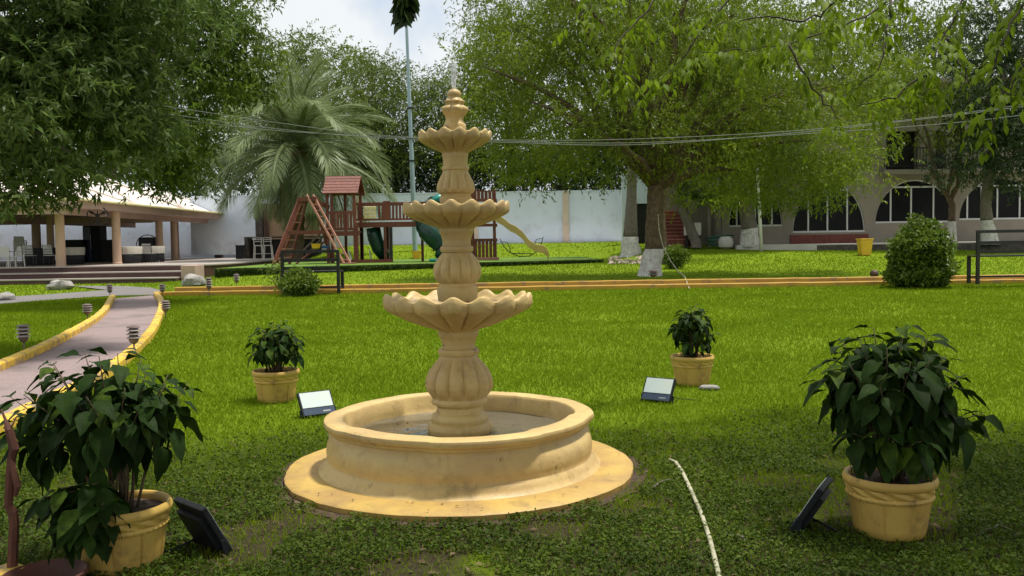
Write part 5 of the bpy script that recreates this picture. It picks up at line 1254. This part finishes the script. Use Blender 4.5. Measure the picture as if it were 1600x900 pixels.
FMD = frond_mesh(9, 1.0, 1.2, .7)
for m_ in FM: m_.materials.append(MT['frond'])
FMD.materials.append(MT['deadfrond'])
rgp = random.Random(17); cenl = PCN - PB
for k in range(64):
    t = k / 63; el = R(82) - R(150) * t ** 1.05 + rgp.uniform(-.08, .08); az = k * 2.39996 + rgp.uniform(-.2, .2)
    L = (4.3 + .9 * math.sin(t * 3.1)) * rgp.uniform(.9, 1.1); d = Vector((math.cos(az) * math.cos(el), math.sin(az) * math.cos(el), math.sin(el)))
    if t > .8: L *= .82
    me = FM[min(3, int(rgp.random() * 1.6 + (1.7 if .15 < t < .6 else .4)))]
    o = put_leaf(PM, me, cenl + Vector((d.x * .3, d.y * .3, .35 - .7 * t)), d, L, name='frond', wd=.9)
for k in range(26):
    az = k * 2.39996; el = R(-70) + rgp.uniform(-.2, .25); d = Vector((math.cos(az) * math.cos(el), math.sin(az) * math.cos(el), math.sin(el)))
    put_leaf(PM, FMD, cenl + Vector((d.x * .5, d.y * .5, -.5)), d, rgp.uniform(2.2, 3.2), name='dead_frond', wd=.8)
# ---- fan palm trunk with whitewashed foot
fp = gnd(986, 399); ft = lambda px, py: at(px, py, fp.y)
FP = thing('fan_palm', 'palm with a tapering grey trunk and whitewashed foot behind the forked tree', 'palm tree', fp)
trunk(FP, [fp - Vector((0, 0, .1)), fp + Vector((0, 0, .08)), ft(985, 385), ft(985, 370), ft(986, 340), ft(987, 300), ft(988, 240), ft(990, 120), ft(992, 40)], [.56, .50, .42, .36, .30, .23, .21, .19, .2], MT['barkgrey'], white=ft(985, 370).z)
for k in range(22):
    az = k * 2.4; el = R(60 - 5 * k); d = Vector((math.cos(az) * math.cos(el), math.sin(az) * math.cos(el), math.sin(el)))
    put_leaf(FP, FM[2], ft(992, 40) - fp, d, 1.9, name='frond', wd=1.3)

# ---- shrubs
def shrub(label, base, ells, seed, n, ln, wr, mat='shrub', name='shrub', nl=12, sub=.08, sprig=8, flat=.4):
    rg = np.random.default_rng(seed); rt = thing(name, label, 'shrub', base)
    v, C = foliage(ells, rg, n, sprig, 6, sub, ln, wr, droop=0, sprig_len=ln * .9, flat=flat, shell=(.55, 1.0))
    crown_mesh('foliage', [v], MT[mat], rt, base)
    for q in C[rg.choice(len(C), nl)]: MB().tube([Vector(base) - Vector((0, 0, .03)), Vector(base).lerp(Vector(q), .5) + Vector((0, 0, .05)), Vector(q)], [.018, .012, .005], 5).build('stem', MT['twig'], rt)
g = gnd(1440, 450); h = at(1440, 345, g.y).z - g.z
shrub('clipped egg-shaped bright green bush at the cross path kerb', tuple(g), [(g.x, g.y, g.z + h * .36, .74, .70, h * .37), (g.x - .02, g.y, g.z + h * .64, .56, .55, h * .34)], 61, 900, .085, .5, nl=16, sub=.07)
g = gnd(468, 463)
shrub('small leafy shrub growing under the end of the bench', tuple(g), [(g.x, g.y, g.z + .30, .40, .34, .27)], 62, 120, .085, .42, nl=10)
g = gnd(438, 455); shrub('thin wispy shrub beside the left leg of the bench', tuple(g), [(g.x - .1, g.y, g.z + .45, .34, .2, .30)], 63, 26, .07, .4, nl=8, sprig=4)
g = gnd(1056, 420); shrub('low leafy sapling to the side of the forked tree', tuple(g), [(g.x, g.y, g.z + .42, .36, .3, .34)], 64, 70, .10, .34, nl=9)
g = gnd(1030, 414); shrub('dull low bush at the back of the whitewashed trunks', tuple(g), [(g.x + .15, g.y + .6, g.z + .3, .5, .4, .34)], 65, 90, .08, .4, mat='backleaf', nl=8)
hq = [at(1028, 335, tb.y - .4), at(1030, 360, tb.y - .4), at(1036, 385, tb.y - .5), at(1048, 408, tb.y - .8), at(1060, 424, tb.y - 1.5), gnd(1070, 440, .14), gnd(1077, 453, .03)]
tag(MB().tube(hq, .018, 7).build('hanging_hose', MT['pvc'], smooth=True, origin=hq[-1]), 'pale hose hanging from the forked trunk and looping down to the kerb', 'hose')
# stones heaped by the palm foot
sp_ = MB(); rg_ = random.Random(4)
for k in range(150):
    a = gnd(rg_.uniform(952, 1006), rg_.uniform(402, 413)); s = rg_.uniform(.05, .12); rot = Matrix.Rotation(rg_.random() * 6, 3, 'Z') @ Matrix.Rotation(rg_.random(), 3, 'X')
    sp_.box(a + Vector((0, 0, s * .2)), (s * 1.4, s, s * .8), rot)
tag(sp_.build('rubble', MT['pil']), 'scatter of broken tan stones on the grass near the palm foot', 'rubble', kind='stuff')

# ------------------------------------------------------------------ overhanging tree above the viewer
ob = (6.6, -3.2, 0.0)
OT = thing('overhanging_tree', 'tree overhead whose bright drooping leaf sprays hang into the top of the view', 'tree', ob)
trunk(OT, [(6.6, -3.2, -.2), (6.55, -3.15, .4), (6.3, -2.8, 2.2), (5.8, -2.0, 3.8), (4.8, -.8, 5.2)], [.46, .36, .32, .29, .22], MT['bark'])
rg = np.random.default_rng(77)
ov = [(2.5, 1.5, 6.9, 4.6, 3.2, 1.3), (7.4, 3.0, 7.0, 3.6, 3.4, 1.4), (-2.4, 1.2, 6.9, 3.6, 3.0, 1.3), (5.8, 5.2, 7.0, 2.6, 1.8, 1.0), (10.2, 5.4, 7.0, 2.6, 2.8, 1.4), (2.0, -3.0, 7.2, 5, 3, 1.6)]
v, C = foliage(ov, rg, 880, 9, 9, .34, .15, .42, droop=.4, sprig_len=.4, shell=(.1, 1.0), zmin=5.2)
crown_mesh('crown', [v], MT['brightleaf'], OT, ob)
sel = C[rg.choice(len(C), 30, replace=False)]; limbs(OT, (4.8, -.8, 5.2), [tuple(q) for q in sel], .10, random.Random(8), MT['bark'], .02)
def ov_leaf(seed):
    rows = [(0, .02), (.12, .03), (.3, .17), (.5, .21), (.7, .16), (.88, .07), (1, 0)]; vs = []; fs = []
    for t, hw in rows:
        z = -.22 * t * t; vs += [(-hw, t, z + hw * .25), (0, t, z), (hw, t, z + hw * .25)]
    for i in range(len(rows) - 1):
        for j in range(2): a = i * 3 + j; fs.append((a, a + 1, a + 4, a + 3))
    me = bpy.data.meshes.new('leaf'); me.from_pydata(vs, [], fs); me.update(); me.polygons.foreach_set('use_smooth', [True] * len(fs)); me.materials.append(MT['brightleaf']); return me
OL = ov_leaf(1); OLV = np.array([q.co[:] for q in OL.vertices]); OLF = np.array([list(p.vertices) for p in OL.polygons])
rgo = random.Random(23); obv = Vector(ob); stuffv = []; nobj = 0
def spray(p, d, ln, n=7, near=True):
    """compound leaf: drooping stalk with leaflets"""
    global nobj
    d = Vector(d).normalized(); pts = [Vector(p) + d * (ln * t) + Vector((0, 0, -.35 * ln * t * t)) for t in (0, .35, .7, 1)]
    for k in range(n):
        t = .3 + .7 * (k // 2) / max(1, (n - 1) / 2); t = min(1, t); q = Vector(p) + d * (ln * t) + Vector((0, 0, -.35 * ln * t * t))
        sdv = d.cross(Vector((0, 0, 1))).normalized() * (1 if k % 2 else -1)
        ld = (d * .6 + sdv * (.9 if k < n - 1 else 0) + Vector((rgo.uniform(-.25, .25), rgo.uniform(-.25, .25), -.55 - rgo.random() * .5))).normalized()
        L = .088 * rgo.uniform(.75, 1.2)
        if near and nobj < 285: put_leaf(OT, OL, q - obv, ld, L, roll=rgo.uniform(-.5, .5)); nobj += 1
        else:
            x = ld.cross(Vector((rgo.uniform(-.4, .4), rgo.uniform(-.4, .4), 1))).normalized(); z = x.cross(ld)
            stuffv.append(OLV @ np.array([x * L, ld * L, z * L]) + np.array(q - obv))
BR = [  # branches that reach into view: points as (px, py, depth)
    [(1420, -40, 7.6), (1390, 0, 7.5), (1330, 35, 7.3), (1232, 67, 7.1), (1150, 78, 6.9), (1090, 80, 6.8)],
    [(1540, -50, 7.2), (1506, 0, 7.0), (1470, 70, 6.9), (1455, 105, 6.8), (1440, 150, 6.7)],
    [(1480, 62, 6.95), (1495, 90, 6.9), (1510, 120, 6.8), (1520, 170, 6.8)],
    [(1330, -40, 6.6), (1300, 10, 6.5), (1260, 30, 6.4), (1180, 30, 6.4), (1120, 40, 6.4)],
    [(1100, -60, 7.8), (1040, -10, 7.6), (985, 40, 7.4), (960, 90, 7.2), (1000, 130, 7.1)],
    [(960, -60, 7.4), (930, -10, 7.2), (905, 20, 7.1), (890, 40, 7.1)],
    [(1640, -40, 6.4), (1590, 20, 6.3), (1560, 80, 6.2), (1545, 150, 6.2), (1550, 205, 6.2)],
    [(1390, 0, 7.5), (1385, 60, 7.3), (1370, 110, 7.2), (1330, 140, 7.2)],
    [(1200, -50, 8.2), (1120, 20, 8.0), (1060, 100, 7.8), (1030, 125, 7.7)],
    [(1640, 40, 5.6), (1600, 90, 5.6), (1580, 160, 5.6)],
    [(1232, 67, 7.1), (1250, 110, 7.0), (1290, 160, 7.0), (1310, 185, 7.0)],
    [(1455, 105, 6.8), (1400, 150, 6.7), (1340, 165, 6.7)]]
for b in BR:
    P0 = [at(*q) for q in b]; P = []
    for i in range(len(P0) - 1):
        p0, p1, p2, p3 = P0[max(i - 1, 0)], P0[i], P0[i + 1], P0[min(i + 2, len(P0) - 1)]
        for j in range(4):
            t = j / 4; P.append(.5 * ((2 * p1) + (p2 - p0) * t + (2 * p0 - 5 * p1 + 4 * p2 - p3) * t * t + (3 * p1 - p0 - 3 * p2 + p3) * t ** 3) + Vector((rgo.uniform(-.02, .02), 0, rgo.uniform(-.02, .02))))
    P.append(P0[-1]); k = len(P)
    MB().tube(P, [.011 - .008 * i / (k - 1) for i in range(k)], 6).build('branch', MT['twig'], OT, smooth=True)
    tot = sum((P[i + 1] - P[i]).length for i in range(k - 1)); ns = int(tot / .05)
    for s in range(ns):
        u = (s + rgo.random()) / ns * (k - 1); i = min(int(u), k - 2); q = P[i].lerp(P[i + 1], u - i)
        d = Vector((rgo.uniform(-1, 1), rgo.uniform(-1, 1), rgo.uniform(-.8, .25)))
        if rgo.random() < .9: spray(q, d, rgo.uniform(.14, .30), 7, near=rgo.random() < .3)
# twigs rising from these branches into the crown overhead
for b in [q for q in BR if q[0][1] < -20]: MB().tube([at(*b[0]), at(*b[0]) + Vector((.25, -.7, 1.2)), at(*b[0]) + Vector((.6, -1.6, 3.2))], [.016, .022, .035], 6).build('branch', MT['twig'], OT, smooth=True)
# dark hanging tuft near the pole top
TT = [at(628, -60, 3.4), at(632, -10, 3.4), at(634, 25, 3.4)]
MB().tube([TT[0] + Vector((.1, -.6, 3.6)), TT[0] + Vector((.0, -.1, .8)), TT[0], TT[1], TT[2]], [.02, .01, .005, .004, .002], 5).build('branch', MT['twig'], OT, smooth=True)
OLD_ = OL.copy(); OLD_.materials.clear(); OLD_.materials.append(MT['darkleaf'])
for k in range(46):
    u = rgo.random(); q = TT[0].lerp(TT[2], .55 + .45 * u); a = rgo.random() * 6.28
    put_leaf(OT, OLD_, q - obv, (math.cos(a) * .95, math.sin(a) * .5, -.55 - rgo.random() * .6), rgo.uniform(.055, .085), roll=rgo.uniform(-1.5, 1.5), wd=1.2)
if stuffv:
    n = len(stuffv); nv = len(OLV); fa = (OLF[None] + (np.arange(n) * nv)[:, None, None]).reshape(-1, 4)
    o = link('leaf_sprays', npmesh('leaf_sprays', np.concatenate(stuffv), fa, True), MT['brightleaf'], OT); o['kind'] = 'stuff'

# ------------------------------------------------------------------ grass, weeds and litter
def inpoly(x, y, poly):
    c = np.zeros(len(x), bool); n = len(poly); j = n - 1
    for i in range(n):
        xi, yi = poly[i][0], poly[i][1]; xj, yj = poly[j][0], poly[j][1]
        c ^= ((yi > y) != (yj > y)) & (x < (xj - xi) * (y - yi) / (yj - yi + 1e-12) + xi); j = i
    return c
def offs(line, side, w_):
    out = []
    for i, q in enumerate(line):
        t = (line[min(i + 1, len(line) - 1)] - line[max(i - 1, 0)]).normalized(); out.append(q + Vector((-t.y, t.x)) * side * w_)
    return out
PATHPOLY = [(q.x, q.y) for q in offs(lel, 1, .12)] + [(q.x, q.y) for q in reversed(offs(rel, -1, .12))]
WKPOLY = [(q.x, q.y) for q in wk]
POTS = [(o.location.x, o.location.y) for o in (potR, potL, potA, potB)]
def vnoise(x, y, s, sd=0):
    g = np.random.default_rng(int(sd * 10) + 3); o = 0
    for k in range(12):
        a = g.random() * 6.283; f = s * (.6 + 1.6 * g.random()); o = o + np.sin((x * np.cos(a) + y * np.sin(a)) * f + g.random() * 6.283)
    return np.clip(.5 + o / 12 * 1.1, 0, 1)
def scatter(n, y0, y1, rg, pw=1.0, yy=None):
    y = y0 + (y1 - y0) * rg.random(n) ** pw if yy is None else yy; x = (rg.random(n) * 2 - 1) * (y * .60 + .5)
    k = ((x - FB.x) ** 2 + (y - FB.y) ** 2 > (1.085 + .03 * np.sin(np.arctan2(y - FB.y, x - FB.x) * 17) + .02 * np.sin(np.arctan2(y - FB.y, x - FB.x) * 41)) ** 2) & ~inpoly(x, y, PATHPOLY) & ~inpoly(x, y, WKPOLY)
    k &= ~((y > KY - .02) & (y < KY + 1.42) & (x > xs0 - .1)) & ~((y > 35.1) & (x < SX + .3)) & ~((y > 37) & (x < -11.5)) & ~inpoly(x, y, PC) & ~((y > 43) & (x > 9))
    for px, py in POTS: k &= (x - px) ** 2 + (y - py) ** 2 > .165 ** 2
    return x[k], y[k]
def blades(x, y, rg, h, wf, w0):
    n = len(x); z = H(x, y); a = rg.random(n) * 6.283; hh = h * (.55 + .8 * rg.random(n)); wd = (w0 + wf * y)
    lean = hh * (.25 + .7 * rg.random(n)); b = rg.random(n) * 6.283
    P = np.stack([x, y, z - .004], -1); s = np.stack([np.cos(a), np.sin(a), 0 * a], -1) * wd[:, None] * .5
    T = P + np.stack([np.cos(b) * lean, np.sin(b) * lean, hh], -1)
    return np.stack([P - s, P + s, T], 1).reshape(-1, 3)
rg = np.random.default_rng(5); parts = []
def scatter_fall(n, y0, y1, rg):
    e = .4; u = rg.random(n); y = (y0 ** e + u * (y1 ** e - y0 ** e)) ** (1 / e); return y
for n, y0, y1 in ((500000, 3.2, 24.0), (80000, 24.8, 52.0)):
    yy = scatter_fall(n, y0, y1, rg); x, y = scatter(n, y0, y1, rg, yy=yy)
    keep = rg.random(len(x)) < .55 + .6 * vnoise(x, y, 2.1, 1); keep &= (y > 7.4) | (rg.random(len(x)) < .40 + .60 * ss(4.2, 7.0, y + .8 * vnoise(x, y, 1.7, 4)))
    parts.append(blades(x[keep], y[keep], rg, .033 + .0008 * y[keep], .0011, .0015))
v = np.concatenate(parts); tag(link('grass', npmesh('grass', v, np.arange(len(v)).reshape(-1, 3)), MT['grassblade']), 'short bright green lawn grass', 'grass', kind='stuff')
# broad-leaved weeds in the shaded foreground
x, y = scatter(70000, 3.1, 7.4, rg, 1.0); m_ = vnoise(x, y, 2.3, 7) + .5 * vnoise(x, y, 6.1, 2)
keep = (rg.random(len(x)) < (1 - ss(5.2, 7.4, y + .5 * np.sin(x * 2)))) & (m_ > .46); x, y = x[keep], y[keep]
nlf = 3; x = np.repeat(x, nlf) + rg.normal(0, .012, len(x) * nlf); y = np.repeat(y, nlf) + rg.normal(0, .012, len(y) * nlf); n = len(x)
P = np.stack([x, y, H(x, y) + .008 + .028 * rg.random(n)], -1); D = np.stack([rg.normal(size=n), rg.normal(size=n), .25 + .4 * rg.random(n)], -1)
v = leaf_quads(P, D, .010 + .020 * rg.random(n) ** 1.5, .58, rg, 1.6); tag(link('weeds', npmesh('weeds', v, np.arange(len(v)).reshape(-1, 4)), MT['weed']), 'low broad-leaved weeds in the shaded foreground lawn', 'weeds', kind='stuff')
x, y = scatter(2600, 3.2, 6.6, rg); n = len(x); P = np.stack([x, y, H(x, y) + .012], -1); D = np.stack([rg.normal(size=n), rg.normal(size=n), .15 * rg.normal(size=n)], -1)
v = leaf_quads(P, D, .02 + .035 * rg.random(n), .45, rg, 2.5); tag(link('leaf_litter', npmesh('leaf_litter', v, np.arange(len(v)).reshape(-1, 4)), MT['litter']), 'dry brown leaf litter on the shaded ground', 'leaf litter', kind='stuff')

for k, (a, b, c, lb) in enumerate((((1520, 842), (1560, 828), (1592, 836), 'crooked fallen twig on the bare soil beside the big potted poinsettia'), ((1010, 772), (1036, 757), (1062, 750), 'fallen twig lying between the slab and the pale pipe'), ((1128, 838), (1160, 846), (1176, 862), 'short fallen twig on the soil patch beside the pipe'))):
    q = [gnd(*a, .012), gnd(*b, .022), gnd(*c, .012)]
    tag(MB().tube(q, [.007, .006, .003], 6).build('fallen_twig', MT['barkgrey'], smooth=True, origin=q[0]), lb, 'twig')

rg = np.random.default_rng(91); n = 26; a = rg.random(n) * 6.283; r = .28 + .36 * rg.random(n)
P = np.stack([r * np.cos(a), r * np.sin(a), np.full(n, .2485)], -1); D = np.stack([rg.normal(size=n), rg.normal(size=n), 0 * a], -1)
v = leaf_quads(P, D, .012 + .022 * rg.random(n), .45, rg, 9.0); v[:, 2] = np.maximum(v[:, 2], .2475)
fl = link('floating_leaves', npmesh('floating_leaves', v, np.arange(len(v)).reshape(-1, 4)), MT['litter'], fo); fl['kind'] = 'stuff'
n = 40; a = rg.random(n) * 6.283; r = .87 + .16 * rg.random(n)
P = np.stack([r * np.cos(a), r * np.sin(a), np.full(n, .060)], -1); D = np.stack([rg.normal(size=n), rg.normal(size=n), 0 * a], -1)
v = leaf_quads(P, D, .010 + .02 * rg.random(n), .4, rg, 6.0)
fl = link('slab_debris', npmesh('slab_debris', v, np.arange(len(v)).reshape(-1, 4)), MT['litter'], fo); fl['kind'] = 'stuff'
